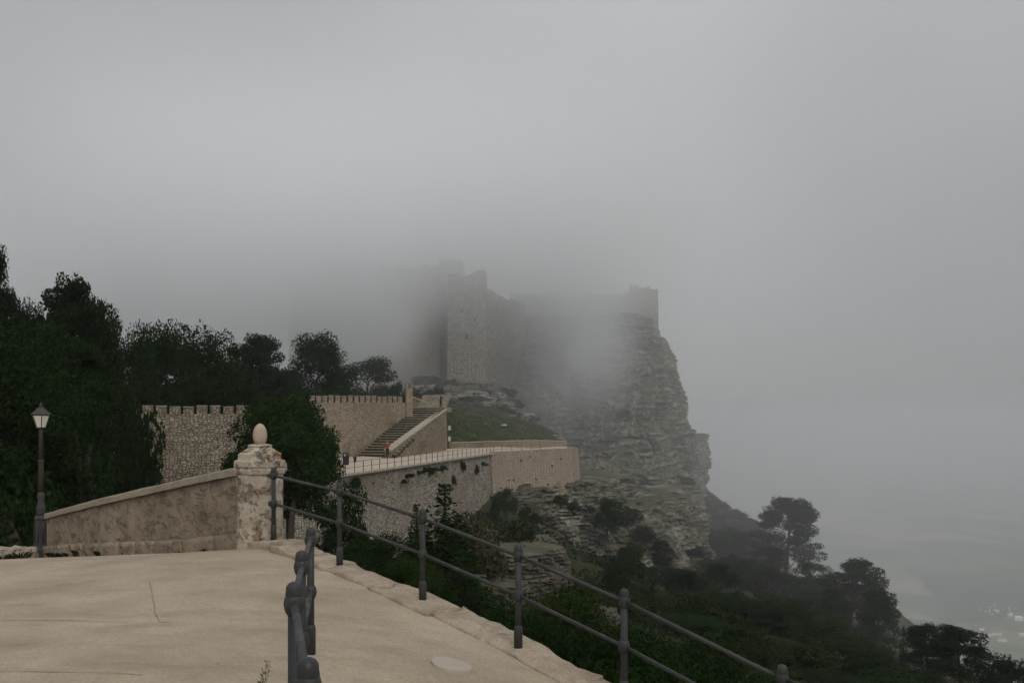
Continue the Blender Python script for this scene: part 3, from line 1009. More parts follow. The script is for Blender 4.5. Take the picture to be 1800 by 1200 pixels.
# the great crag under the castle: outline at several heights (front corner to the right)
crag_lv = [
    (-34, [(-6, 176), (6, 164), (18, 160), (30, 166), (41, 192), (47.5, 228), (51, 262), (44, 300), (-10, 305), (-45, 300), (-50, 240), (-28, 215)]),
    (-16, [(-5, 186), (8, 176), (19, 170), (29, 174), (38.6, 199), (43.6, 228), (47, 258), (42, 296), (-10, 300), (-45, 296), (-50, 240), (-28, 216)]),
    (-3, [(-4, 198), (9, 193), (19, 188), (28, 187), (36.6, 205), (41.4, 230), (44, 258), (40, 292), (-10, 298), (-45, 294), (-50, 240), (-28, 218)]),
    (9, [(-3, 206), (8, 206), (18, 203), (27, 199), (35.4, 210), (39.6, 232), (42, 258), (38, 290), (-10, 295), (-45, 292), (-50, 240), (-28, 220)]),
    (17, [(-3, 211), (8, 214), (18, 212), (26, 207), (33.4, 214), (38.6, 233), (40, 256), (36, 288), (-10, 292), (-45, 290), (-50, 240), (-28, 221)]),
    (26, [(-3, 214), (8, 219), (18, 219), (25, 214), (30.6, 219), (34.0, 234), (34.6, 254), (32, 285), (-10, 290), (-45, 288), (-50, 240), (-28, 222)]),
]
cliff('castle_crag', M['cliff'], 'towering layered limestone crag under the castle, half lost in cloud', levels=crag_lv, nper=620, dz=.36, A=2.8, B=1.6, C=.7, t1=3.2, t2=1.15, tilt=(.13, -.02), seed=2)
cliff('rock_buttress', M['cliff'], 'bulging rock buttress standing out from the right side of the crag', levels=[
    (-22, [(40, 240), (46, 236), (50.4, 241), (51, 252), (44, 258)]), (-14, [(40.5, 240), (45.6, 238), (48.6, 242), (49, 252), (44, 258)]),
    (-6, [(40.5, 240), (45.6, 237), (49.4, 241), (50, 252), (44, 258)]), (-1.4, [(40.5, 240), (45, 238), (48.2, 242), (49, 250), (44, 256)])], nper=200, dz=.3, A=1.2, B=.7, C=.5, t1=2.2, t2=.8, tilt=(.1, 0), seed=5, topnoise=1.6)
cliff('shoulder_rock', M['cliff'], 'stepped rocky shoulder falling away to the right of the crag foot', levels=[
    (-32, [(36, 198), (48, 194), (60, 204), (61, 236), (42, 240)]), (-23, [(38, 205), (48, 202), (56, 209), (57, 234), (42, 238)]),
    (-19.5, [(40, 211), (47, 208), (52.5, 213), (53, 232), (43, 236)]), (-16.8, [(41, 216), (45.5, 214), (48.5, 218), (49, 230), (43, 233)])], nper=260, dz=.25, A=1.2, B=1.2, C=.5, t1=1.9, t2=.7, tilt=(.05, 0), seed=47, topnoise=.8, vfreq=.35)
cliff('shelf_cliff', M['cliff'], 'grey-green cliff under the smooth bastion wall, with a pale flat shelf on top', levels=[
    (-24, [(-5, 127), (1, 126), (8, 127), (14.0, 131), (17, 139), (22, 150), (20, 178), (4, 180), (-8, 150)]),
    (-14, [(-4.4, 130), (1, 130), (8, 131.5), (13.6, 135), (16.4, 142), (21, 154), (18, 178), (4, 180), (-7, 150)]),
    (-9.2, [(-3.6, 132.4), (1, 134.0), (7.5, 136.5), (13.2, 138.5), (16.2, 144), (20.5, 155), (17, 178), (4, 180), (-6, 150)]),
    (-7.0, [(-1.5, 137), (2, 137.6), (8, 139.6), (13.2, 141), (16, 146), (20.0, 156), (16, 178), (4, 180), (-5, 152)])], nper=460, dz=.18, A=.9, B=1.1, C=.5, t1=1.6, t2=.5, tilt=(.05, 0), seed=9, topnoise=.3, vfreq=.4)
cliff('lower_cliff', M['cliff'], 'broken grey cliff below the shelf, streaked with scrub', levels=[
    (-32, [(8, 118), (18, 122), (27, 135), (36, 160), (30, 178), (14, 165)]), (-20, [(10, 128), (19, 131), (27, 143), (35, 165), (30, 180), (15, 168)]),
    (-13.5, [(12, 137), (19.5, 138), (27, 150), (34, 170), (30, 184), (16, 172)]), (-10, [(14.5, 146), (20, 145), (26.5, 156), (33, 174), (30, 188), (17, 176)])], nper=360, dz=.25, A=1.5, B=1.3, C=.55, t1=2.0, t2=.7, tilt=(.10, 0), seed=13, topnoise=1.2, vfreq=.35)
cliff('ledge_block', M['cliff_near'], 'pinkish flat-topped rock ledge with stacked beds below the grass bank', levels=[
    (-21, [(-2.4, 86.6), (.6, 86), (4.4, 88), (6.6, 94), (6, 106), (-2.6, 106)]), (-14, [(-2.3, 87.2), (.6, 86.6), (4.1, 88.6), (6.0, 95), (5.5, 106), (-2.6, 106)]),
    (-11.8, [(-2.2, 87.6), (.6, 87), (3.8, 89), (5.6, 95.6), (5, 106), (-2.6, 106)]), (-10.4, [(-2.0, 88.2), (.6, 87.6), (3.4, 89.6), (4.8, 96), (4, 106), (-2.4, 106)])], nper=260, dz=.11, A=.5, B=.6, C=.32, t1=1.2, t2=.40, tilt=(.03, 0), seed=21, topnoise=.2, vfreq=.6)
cliff('rock_stack', M['cliff_near'], 'leaning stack of thin rock beds beside the conifer', levels=[
    (-16, [(-3.6, 61), (-1.4, 60), (-1.1, 64), (-3.4, 65)]), (-10.5, [(-3.4, 62), (-1.7, 61.2), (-1.5, 64), (-3.2, 65)]), (-8.3, [(-3.0, 62.4), (-1.9, 61.8), (-1.7, 63.8), (-2.9, 64.5)])], nper=110, dz=.10, A=.2, B=.22, C=.14, t1=.8, t2=.3, tilt=(.05, 0), seed=31, topnoise=.2, vfreq=1.0)
cliff('shadowed_block', M['cliff_near'], 'square rock block with a dark shaded face left of the ledges', levels=[
    (-22, [(-2.6, 78), (1.4, 77), (2.2, 82), (-2.2, 85)]), (-14, [(-2.4, 79), (.9, 78), (1.6, 82), (-2.2, 85)]), (-11.6, [(-2.2, 79.5), (.6, 78.6), (1.3, 82), (-2.1, 85)])], nper=140, dz=.11, A=.25, B=.3, C=.16, t1=.9, t2=.33, tilt=(.02, 0), seed=33, topnoise=.2, vfreq=.8)
cliff('pinnacle', M['cliff_near'], 'slender crumbling rock pinnacle rising from the dark bushes', levels=[
    (-20, [(4.6, 63), (8.4, 62), (9, 66), (5, 67)]), (-13.5, [(5.4, 63.5), (7.6, 63), (8, 66), (5.4, 66.5)]), (-10.6, [(5.8, 64), (7.0, 63.8), (7.2, 65.6), (5.9, 66)])], nper=110, dz=.11, A=.4, B=.35, C=.2, t1=.9, t2=.32, tilt=(.1, 0), seed=37, topnoise=.4, vfreq=.9)
cliff('castle_rock', M['cliff'], 'low grey rock outcrop carrying the castle tower', 'rock outcrop', levels=[
    (2, [(-23, 178), (-12, 170), (-3, 172), (2, 184), (0, 206), (-34, 212), (-36, 190)]), (6, [(-22, 182), (-11, 175), (-4, 177), (.5, 187), (-1, 206), (-33, 211), (-35, 192)]),
    (9.2, [(-20, 187), (-11, 182), (-5, 183), (-1, 190), (-2, 206), (-32, 210), (-33, 195)])], nper=260, dz=.22, A=.8, B=.8, C=.35, t1=1.3, t2=.5, tilt=(.05, 0), seed=41, topnoise=.8, vfreq=.45)

# ------------------------------------------------------------------ castle
def tower_mesh(x0, x1, y0, y1, zb, zt, batter=.012, ragged=.8, seed=0, amp=.10, res=.55):
    """closed rectangular masonry block with roughened faces and a broken top"""
    per = []
    for (a, b) in (((x0, y0), (x1, y0)), ((x1, y0), (x1, y1)), ((x1, y1), (x0, y1)), ((x0, y1), (x0, y0))):
        n = max(2, int(math.dist(a, b) / res))
        for k in range(n): per.append((a[0] + (b[0] - a[0]) * k / n, a[1] + (b[1] - a[1]) * k / n))
    P = np.array(per)
    u = np.r_[0, np.cumsum(np.hypot(*np.diff(P, axis=0).T))]
    c = P.mean(0)
    n = len(P)
    top = zt + (np.round(vn(P[:, 0] * .45 + seed, P[:, 1] * .45, seed) * 3) / 3 - .6) * 2 * ragged + (vn(P[:, 0] * 1.4, P[:, 1] * 1.4, seed) - .5) * ragged * .5
    nr = int((zt - zb) / .7)
    rows, uv = [], []
    for j in range(nr + 1):
        z = zb + (top - zb) * j / nr
        g = 1 + batter * (zt - z) / 4
        d = (fbm(P[:, 0] * .5, P[:, 1] * .5, z * .5 + seed, 3) - .5) * 2 * amp
        q = c + (P - c) * g[:, None] + (P - c) / (np.linalg.norm(P - c, axis=1, keepdims=True)) * d[:, None]
        rows.append(np.c_[q, z])
        uv.append(np.c_[u, z])
    inner = np.c_[c + (P - c) * .72, top - .1]
    rows.append(inner)
    uv.append(np.c_[u, top + 1])
    low = np.c_[c + (P - c) * .70, top * 0 + zt - 3]
    rows.append(low)
    uv.append(np.c_[u, top + 4])
    m = MB()
    m.v = [tuple(q) for q in np.concatenate(rows)]
    m.f = [tuple(q) for q in grid_faces(len(rows), n, True)] + [tuple(range((len(rows) - 1) * n, len(rows) * n))]
    m.uv = np.concatenate(uv)
    return m


tw = empty('castle_tower', (-8.6, 188, 8), 'tall square ruined castle tower with ragged top in the mist', 'tower')
tower_mesh(-12.3, -5.0, 186.5, 195, 7.0, 30.2, .012, .8, 3).build('masonry', M['castle'], tw)
for (px, py, ww, hh_) in ((820, 592, .5, .9), (812, 546, .4, .7), (834, 562, .4, .6)):
    MB().box((WX(px, 186.2), 186.32, WZ(py, 186.2)), (ww, .3, hh_)).build('window_slit', M['steel_far'], tw)
kp = empty('castle_keep', (-14, 200, 9), 'taller keep behind the tower, its top fading into cloud', 'tower')
tower_mesh(-15.0, -10.2, 199, 209, 7.0, 35.0, .006, .8, 11).build('masonry', M['castle'], kp)
pa = empty('castle_palace_wall', (-30, 200, 8), 'high castle wall left of the tower, reddish at the foot', 'wall')
tower_mesh(-26.5, -14.6, 193.5, 206, 7.0, 33.0, .008, 1.0, 17).build('masonry', M['castle_red'], pa)
pb = empty('castle_block', (-37, 205, 5), 'dim bulky castle block farthest left, nearly lost in fog', 'building')
tower_mesh(-46, -27.2, 201, 216, 0.0, 33.5, .008, 1.2, 19).build('masonry', M['castle'], pb)
rw = empty('ruined_wall', (-2, 193, 8), 'stepped broken wall running right from the tower', 'wall')
wall_mesh([(-4.9, 199), (-2, 204), (3, 214)], [3, 3, 3], [29.3, 28.0, 27.6], 2.2, .6, .15, 0, 1, .9, 4).build('masonry', M['castle'], rw)
cw = empty('curtain_wall', (15, 225, 22), 'long level curtain wall along the crag top, veiled by mist', 'wall')
wall_mesh([(0, 222), (12, 226), (24, 228), (28, 228)], [18, 18, 18, 18], [31.0, 31.4, 31.6, 31.8], 2.0, .7, .12, .02, 1, .25, 6).build('masonry', M['castle'], cw)
ct = empty('corner_tower', (31, 232, 24), 'ruined castle corner tower at the right brink of the crag', 'tower')
tower_mesh(27.2, 34.6, 229, 240, 22.0, 32.4, .01, .9, 23).build('masonry', M['castle'], ct)
tower_mesh(28.6, 32.9, 230, 236, 30.0, 34.0, .0, .8, 29).build('broken_top', M['castle'], ct)

# ------------------------------------------------------------------ upper terrace, its retaining walls, stairs
E = [(-18.2, 65), (-14.3, 81), (-7.4, 114), (-2.4, 138), (9.2, 161)]
Bk = [(-27, 66), (-20.4, 101), (-8.1, 126), (-2, 141), (9.4, 163)]
Ez = [-2.7, -2.7, -2.7, -2.65, -2.6]
Bz = [-2.5, -2.2, -1.7, -1.9, -2.4]
tt = np.linspace(0, 4, 60)
ex = np.interp(tt, range(5), [q[0] for q in E]); ey = np.interp(tt, range(5), [q[1] for q in E]); ez = np.interp(tt, range(5), Ez)
bx = np.interp(tt, range(5), [q[0] for q in Bk]); by = np.interp(tt, range(5), [q[1] for q in Bk]); bz = np.interp(tt, range(5), Bz)
rows = []
for f in np.linspace(0, 1, 14):
    rows.append(np.stack([ex + (bx - ex) * f, ey + (by - ey) * f, ez + (bz - ez) * f], -1))
up = mesh_obj('walkway', np.concatenate(rows), grid_faces(14, 60), M['terrace'], smooth=True)
tag(up, 'pale paved walkway on top of the retaining wall', None, None, 'structure')

rt_ = empty('retaining_wall', (-10, 100, -10), 'high rubble retaining wall carrying the walkway', 'wall')
wall_mesh([(-19.6, 60), (-14.3, 81), (-7.4, 114), (-3.0, 135.2)], [-18] * 4, [-2.78] * 4, 1.2, .5, .10, .03, 1, .04, 8).build('masonry', M['rubble'], rt_)
S = along(E[:4], 0)[3]
s_ = .4
while s_ < S:
    ln = random.uniform(1.4, 2.4)
    x, y, a, _ = along(E[:4], min(s_ + ln / 2, S))
    MB().bbox((x + .12, y, -2.70), (ln - .04, .5, .22), a, .03, .012).build('kerb_stone', M['coping'], rt_)
    s_ += ln
bs = empty('bastion_wall', (4, 150, -8), 'smooth beige bastion wall with battered corner, newer than the rubble', 'wall')
bp = [(-3.0, 135), (0, 137.5), (4, 139.6), (8.6, 141.2), (10.2, 150), (10.2, 163)]
wall_mesh(bp, [-9.4, -9.2, -9.0, -8.8, -9, -9], [-2.45, -2.4, -2.25, -2.1, -2.3, -2.5], 1.0, .5, .03, .09, 1, .02, 12).build('masonry', M['ashlar'], bs)
fill = MB()
fill.add([(-3.0, 135.4, -2.62), (0, 137.9, -2.6), (4, 140, -2.5), (8.4, 141.8, -2.4), (10, 150, -2.5), (9.6, 163, -2.6), (-2.4, 138.2, -2.66)], [(6, 0, 1, 2, 3, 4, 5)])
fo = fill.build('bastion_floor', M['terrace'], None, kind='structure')
for k in range(9):
    u_ = .12 + .1 * k + random.uniform(-.03, .03)
    x, y, a, S_ = along(bp[:4], u_ * 12.8)
    z = random.uniform(-7.6, -3.2)
    off = .09 * (-2.3 - z) - .02
    MB().bbox((x + math.sin(a) * off, y - math.cos(a) * off, z), (.26, .3, .22), a, .03).build('drain_hole', M['steel_far'], bs)
# low back wall of the walkway
bw = empty('low_wall', (-2, 141, -2), 'low plastered wall along the back of the walkway under the grass bank', 'wall')
lw = [(-8.0, 126.6), (-5, 134), (-2, 141), (4, 152), (9.3, 163)]
wall_mesh(lw, [-2.6] * 5, [-1.05, -1.1, -1.15, -1.25, -1.6], .45, .6, .03, 0, 1, .03, 15).build('masonry', M['tan'], bw)
S = along(lw, 0)[3]
for k in range(14):
    x, y, a, _ = along(lw, S * (k + .5) / 14)
    z = float(np.interp(S * (k + .5) / 14, [0, 8, 15.6, 28, S], [-1.05, -1.1, -1.15, -1.25, -1.6]))
    MB().bbox((x - .2, y + .05, z + .07), (S / 14 - .05, .6, .14), a, .03, .01).build('coping_slab', M['coping'], bw)

# iron railing of the walkway
wr = empty('walkway_railing', (-10.9, 98, -2.6), 'thin dark iron railing with many posts along the walkway edge', 'railing')
Epath = [(-16.9, 71.5), (-14.15, 81.2), (-7.25, 114.2), (-2.35, 137.2), (1.5, 141.5), (5.5, 146)]
S = along(Epath, 0)[3]
prev = None
k = 0
s_ = 0.0
while s_ <= S:
    x, y, a, _ = along(Epath, s_)
    x, y = x - .1, y + .05
    MB().tube([(x, y, -2.62), (x, y, -1.62)], .035, 6).build('post', M['steel_far'], wr)
    if prev:
        for h in (1.02, .52):
            MB().tube([(prev[0], prev[1], -2.62 + h - .04), (x, y, -2.62 + h - .04)], .019, 5).build('rail', M['steel_far'], wr)
    prev = (x, y)
    s_ += 2.15

# stairs
ud = Vector((.2775, .9607, 0))
ld = Vector((-.9607, .2775, 0))
S0 = Vector((-13.3, 107, 0))
st = empty('stone_staircase', (S0.x, S0.y, -2.0), 'broad mossy stone staircase climbing between two walls to the castle', 'staircase')
NS = 20
for i in range(NS):
    z = -2.05 + (i + 1) * .2835
    c = S0 + ud * (0.8925 * i + .6) + ld * (2.0 + .02 * i)
    a = math.atan2(ld.y, ld.x) + random.uniform(-.04, .04)
    stp = MB().bbox((c.x, c.y, z - .06), (4.4, 1.08, .10), a, .03, .025).build('step', M['tread'], st)
    c2 = c + ud * .1
    MB().bbox((c2.x, c2.y, z - .30), (4.3, 0.98, .40), a, .02, .02).build('riser', M['moss'], stp)  # riser colour holds moss and the painted shade below each tread
land = S0 + ud * (0.8925 * NS + 1.2) + ld * 2.35
zl = -2.05 + NS * .2835
MB().bbox((land.x, land.y, zl - .28), (4.3, 2.4, .6), math.atan2(ld.y, ld.x), .03, .01).build('landing', M['tread'], st)
for i in range(9):
    c = land + ud * (1.0 + .55 * i) + ld * (.6 + .12 * i)
    MB().bbox((c.x, c.y, zl + .2 * (i + 1) - .3), (3.6, .9, .6), math.atan2(ld.y, ld.x), .025, .015).build('step', M['tread'], st)

sp_ = empty('stair_parapet', (S0.x, S0.y, -2.0), 'sloping rubble parapet wall on the right side of the staircase', 'wall')
pp = [S0 - ud * .3, S0 + ud * 4, S0 + ud * 9, S0 + ud * 14, S0 + ud * 17.6, S0 + ud * 19.0 + ld * .5]
pp = [(q.x, q.y) for q in pp]
ptz = [-1.5, -.3, 1.0, 2.3, 3.25, 3.4]
wall_mesh(pp, [-2.9] * 6, ptz, .7, .4, .07, .02, 1, .05, 18).build('masonry', M['rubble_far'], sp_)
S = along(pp, 0)[3]
cl = np.r_[0, np.cumsum(np.hypot(*np.diff(np.array(pp), axis=0).T))]
for k in range(16):
    s0, s1 = S * k / 16, S * (k + 1) / 16 - .04
    mb, vs = MB(), []
    for s_ in (s0, s1):
        x, y, a, _ = along(pp, s_)
        z = float(np.interp(s_, cl, ptz)) + random.uniform(0, .03)
        nx, ny = -math.sin(a), math.cos(a)
        vs += [(x - nx * .1, y - ny * .1, z - .02), (x - nx * .1, y - ny * .1, z + .17), (x + nx * .8, y + ny * .8, z + .2), (x + nx * .8, y + ny * .8, z - .02)]
    mb.add(vs, [(0, 1, 5, 4), (1, 2, 6, 5), (2, 3, 7, 6), (3, 0, 4, 7), (3, 2, 1, 0), (4, 5, 6, 7)]).build('coping_slab', M['coping'], sp_)
up_ = empty('upper_parapet', (-9.5, 126, 2.5), 'short pale parapet climbing back left above the stair landing', 'wall')
q0, q1 = W(770, 716, 127)[:2], W(719, 696, 131)[:2]
wall_mesh([q1, q0], [1.5, 1.5], [WZ(697, 131), WZ(717, 127)], .5, .5, .05, 0, 1, .03, 21).build('masonry', M['tan'], up_)
mb = MB()
vs = []
for q, z in ((q1, WZ(697, 131)), (q0, WZ(717, 127))):
    vs += [(q[0], q[1] - .12, z), (q[0], q[1] - .12, z + .2), (q[0], q[1] + .6, z + .24), (q[0], q[1] + .6, z)]
mb.add(vs, [(0, 1, 5, 4), (1, 2, 6, 5), (2, 3, 7, 6), (3, 0, 4, 7), (3, 2, 1, 0), (4, 5, 6, 7)]).build('coping', M['coping'], up_)


def merlons(parent, path, zt, pitch, ln, h, depth, mat, name='merlon', inset=.25, n=None, s0=.2):
    S = along(path, 0)[3]
    c = np.r_[0, np.cumsum(np.hypot(*np.diff(np.array(path), axis=0).T))]
    k = 0
    s_ = s0
    while s_ + ln < S:
        x, y, a, _ = along(path, s_ + ln / 2)
        z = float(np.interp(s_ + ln / 2, c, zt))
        nx, ny = -math.sin(a), math.cos(a)
        hk = h * random.uniform(.9, 1.1)
        m = MB().bbox((x + nx * inset, y + ny * inset, z + hk / 2 - .05), (ln * random.uniform(.94, 1.03), depth, hk + .1), a + random.uniform(-.03, .03), .03, .02)
        m.uv = np.array([((v[0] + v[1]) , v[2]) for v in m.v])
        mo = m.build(name, mat, parent)
        MB().bbox((x + nx * inset, y + ny * inset, z + hk + .03), (ln * 1.05, depth + .08, .07), a, .02, .012).build('cap_stone', M['coping'], mo)
        s_ += pitch
        k += 1


cr = empty('crenellated_wall', (-22, 65, -2), 'long crenellated rubble rampart behind the trees and lamp', 'wall')
cpath = [(-40, 60), (-27.5, 63.4), (-17.6, 66)]
wall_mesh(cpath, [-4, -4, -4], [2.25, 2.3, 2.35], .9, .4, .07, .015, 1, .03, 24).build('masonry', M['rubble_far'], cr)
merlons(cr, [(-32.2, 62.1), (-27.5, 63.4), (-17.6, 66)], [2.3, 2.3, 2.36], .86, .66, .47, .5, M['rubble_far'])
sw = empty('stair_side_wall', (-18, 95, -2), 'tan crenellated wall rising along the left of the staircase', 'wall')
spath = [(-17.6, 66.4), (-20.6, 100), (-19.5, 104), (-13.4, 121.5)]
wall_mesh(spath, [-4] * 4, [2.3, 3.75, 3.85, 4.2], .8, .5, .05, .02, 1, .03, 26).build('masonry', M['tan'], sw)
merlons(sw, spath[1:], [3.75, 3.85, 4.2], 1.42, .66, .68, .26, M['tan'], s0=.1)
gp = empty('gate_turret', (-12.8, 121, 3), 'slim stone gate turret at the head of the stair wall', 'turret')
m = MB().bbox((-13.0, 122, 2.4), (.85, .9, 7.2), .25, .04, .02)
m.uv = np.array([((v[0] + v[1]), v[2]) for v in m.v])
m.build('masonry', M['tan'], gp)
for dx in (-.28, .28):
    m = MB().bbox((-13.0 + dx, 122 + dx * .2, 6.35), (.27, .8, .75), .25, .02, .01)
    m.uv = np.array([((v[0] + v[1]), v[2]) for v in m.v])
    m.build('merlon', M['tan'], gp)

# grass bank below the castle rock
gb = [(-8.2, 127.4, -1.2), (-4.6, 135.2, -1.25), (-1.6, 142.4, -1.3), (3.4, 152, -1.4), (8.0, 161.5, -1.8)]
gt = [(-12.5, 168, 4.8), (-8, 172, 5.0), (-4, 174, 4.5), (1, 176, 2.2), (9, 178, -1.6)]
rows = []
tq = np.linspace(0, 4, 40)
for f in np.linspace(0, 1, 26):
    r_ = [np.interp(tq, range(5), [a[i] for a in gb]) * (1 - f) + np.interp(tq, range(5), [a[i] for a in gt]) * f for i in range(3)]
    r_[2] = r_[2] + math.sin(f * math.pi) * .9 + (fbm(r_[0] * .4, r_[1] * .4, r_[0] * 0, 3) - .5) * .7
    rows.append(np.stack(r_, -1))
gbo = mesh_obj('grass_bank', np.concatenate(rows), grid_faces(26, 40), M['grass'], smooth=True)
tag(gbo, 'green grass bank between the walkway and the castle rock', None, None, 'structure')
GB = np.concatenate(rows).reshape(26, 40, 3)
rs = np.random.RandomState(8)
n = 26000
gi, gj = rs.uniform(0, 24.99, n), rs.uniform(0, 38.99, n)
i0, j0 = gi.astype(int), gj.astype(int)
fi, fj = (gi - i0)[:, None], (gj - j0)[:, None]
gp_ = (GB[i0, j0] * (1 - fi) + GB[i0 + 1, j0] * fi) * (1 - fj) + (GB[i0, j0 + 1] * (1 - fi) + GB[i0 + 1, j0 + 1] * fi) * fj
hgt = (.12 + .55 * np.clip(fbm(gp_[:, 0] * .5, gp_[:, 1] * .5, gp_[:, 0] * 0, 3) - .4, 0, 1) * 2)[:, None] * rs.uniform(.6, 1.4, n)[:, None]
an = rs.uniform(0, 6.28, n)
sd_ = np.stack([np.cos(an), np.sin(an), an * 0], -1) * .10
tip = gp_ + np.stack([rs.normal(0, .12, n), rs.normal(0, .12, n), hgt[:, 0]], -1)
gv = np.stack([gp_ - sd_, gp_ + sd_, tip], 1).reshape(-1, 3)
go = mesh_obj('grass', gv, np.arange(n * 3).reshape(-1, 3), M['leaf_grass'])
tag(go, 'rough green grass growing on the bank under the castle', 'grass', None, 'stuff')
# left shoulder of the bank, rocky ground beside the upper stairs
sh = [(-8.2, 127.4, -1.6), (-9.5, 131, 2.2), (-13, 134, 3.4), (-20, 150, 5.0)]
sh2 = [(-8.6, 150, 2.6), (-11, 155, 4.2), (-16, 160, 5.4), (-24, 175, 6.5)]
sh3 = [(-12.5, 168, 5.6), (-16, 174, 6.6), (-22, 184, 7.6), (-30, 195, 8.5)]
sm = [np.stack([np.interp(np.linspace(0, 3, 16), range(4), [q[i] for q in s__]) for i in range(3)], -1) for s__ in (sh, sh2, sh3)]
rows = [sm[0] * (1 - f) + sm[1] * f for f in np.linspace(0, 1, 8)] + [sm[1] * (1 - f) + sm[2] * f for f in np.linspace(0, 1, 8)[1:]]
so = mesh_obj('rocky_slope', np.concatenate(rows), grid_faces(15, 16), M['soil'], smooth=True)
tag(so, 'rocky scrub slope under the castle wall', None, None, 'structure')

# boulders strewn on the slope and along the right edge of the bank
spots = []
rnd = random.Random(4)
for k in range(34):
    px, py = rnd.uniform(722, 800), rnd.uniform(676, 706)
    d = 140 + (706 - py) / 30 * 34
    spots.append((px, py, d, rnd.uniform(.35, 1.0)))
for k in range(30):
    f = k / 29
    spots.append((866 + 118 * f + rnd.uniform(-8, 8), 682 + 100 * f ** .8 + rnd.uniform(-7, 7), 178 - 14 * f, rnd.uniform(.5, 1.5)))
for k in range(12):
    spots.append((rnd.uniform(800, 915), rnd.uniform(722, 765), rnd.uniform(148, 160), rnd.uniform(.3, .7)))
for k in range(30):
    spots.append((rnd.uniform(790, 872), rnd.uniform(690, 712), rnd.uniform(168, 174), rnd.uniform(.6, 1.7)))
for k, (px, py, d, s__) in enumerate(spots):
    x, y, z = W(px, py, d)
    MB().rock((x, y, z), (s__ * 1.7, s__ * 1.3, s__ * .6), k, rnd.uniform(0, 3), 4, .45, .7).build('boulder', M['boulder'], None, label='grey limestone boulder lying on the slope below the castle tower', cat='boulder', group='boulders on the castle slope')

# ------------------------------------------------------------------ small things on the walkway
bb = W(608, 816, 94.5)
bn = empty('litter_bin', (bb[0], bb[1], -2.35), 'dark litter bin with hooded top standing by the stair wall', 'litter bin')
bz_ = -2.38
MB().lathe((bb[0], bb[1], bz_), [(.27, 0), (.30, .04), (.32, .75), (.34, .78)], 14).build('body', M['plastic'], bn, True)
MB().lathe((bb[0], bb[1], bz_), [(.34, .78), (.35, .82), (.33, 1.02), (.25, 1.16), (.08, 1.22)], 14).build('hood', M['plastic'], bn, True)
MB().box((bb[0] - .06, bb[1] - .345, bz_ + .93), (.14, .03, .16)).build('sticker', M['white'], bn)
q = W(624, 807, 99)
bo = empty('bollard', (q[0], q[1], -2.2), 'tiny dark bollard right of the litter bin', 'bollard')
MB().lathe((q[0], q[1], -2.35), [(.14, 0), (.14, .35), (.2, .4), (.2, .5), (.08, .58)], 10).build('body', M['plastic'], bo, True)

sg = W(788, 0, 125.6)
sgp = empty('sign_post', (sg[0], sg[1], -1.9), 'thin post with two white sign plates at the stair parapet end', 'sign')
MB().tube([(sg[0], sg[1], -2.2), (sg[0], sg[1], 2.2)], .045, 8).build('pole', M['steel_far'], sgp, True)
for py, hh_ in ((752, .55), (771, .62)):
    MB().bbox((sg[0] + .16, sg[1] - .07, WZ(py, 125.5)), (.36, .04, hh_), 0, .01).build('plate', M['white'], sgp)
lp = W(886, 0, 152)
lpp = empty('lamp_post', (lp[0], lp[1], -1.3), 'slender lamp post with flat white head on the grass bank', 'lamp post')
MB().tube([(lp[0], lp[1], -1.8), (lp[0], lp[1], WZ(748, 152))], .05, 8).build('pole', M['steel_far'], lpp, True)
MB().lathe((lp[0], lp[1], WZ(748, 152)), [(.06, -.05), (.42, .0), (.5, .08), (.35, .22), (.05, .26)], 14).build('lamp_head', M['white'], lpp, True)


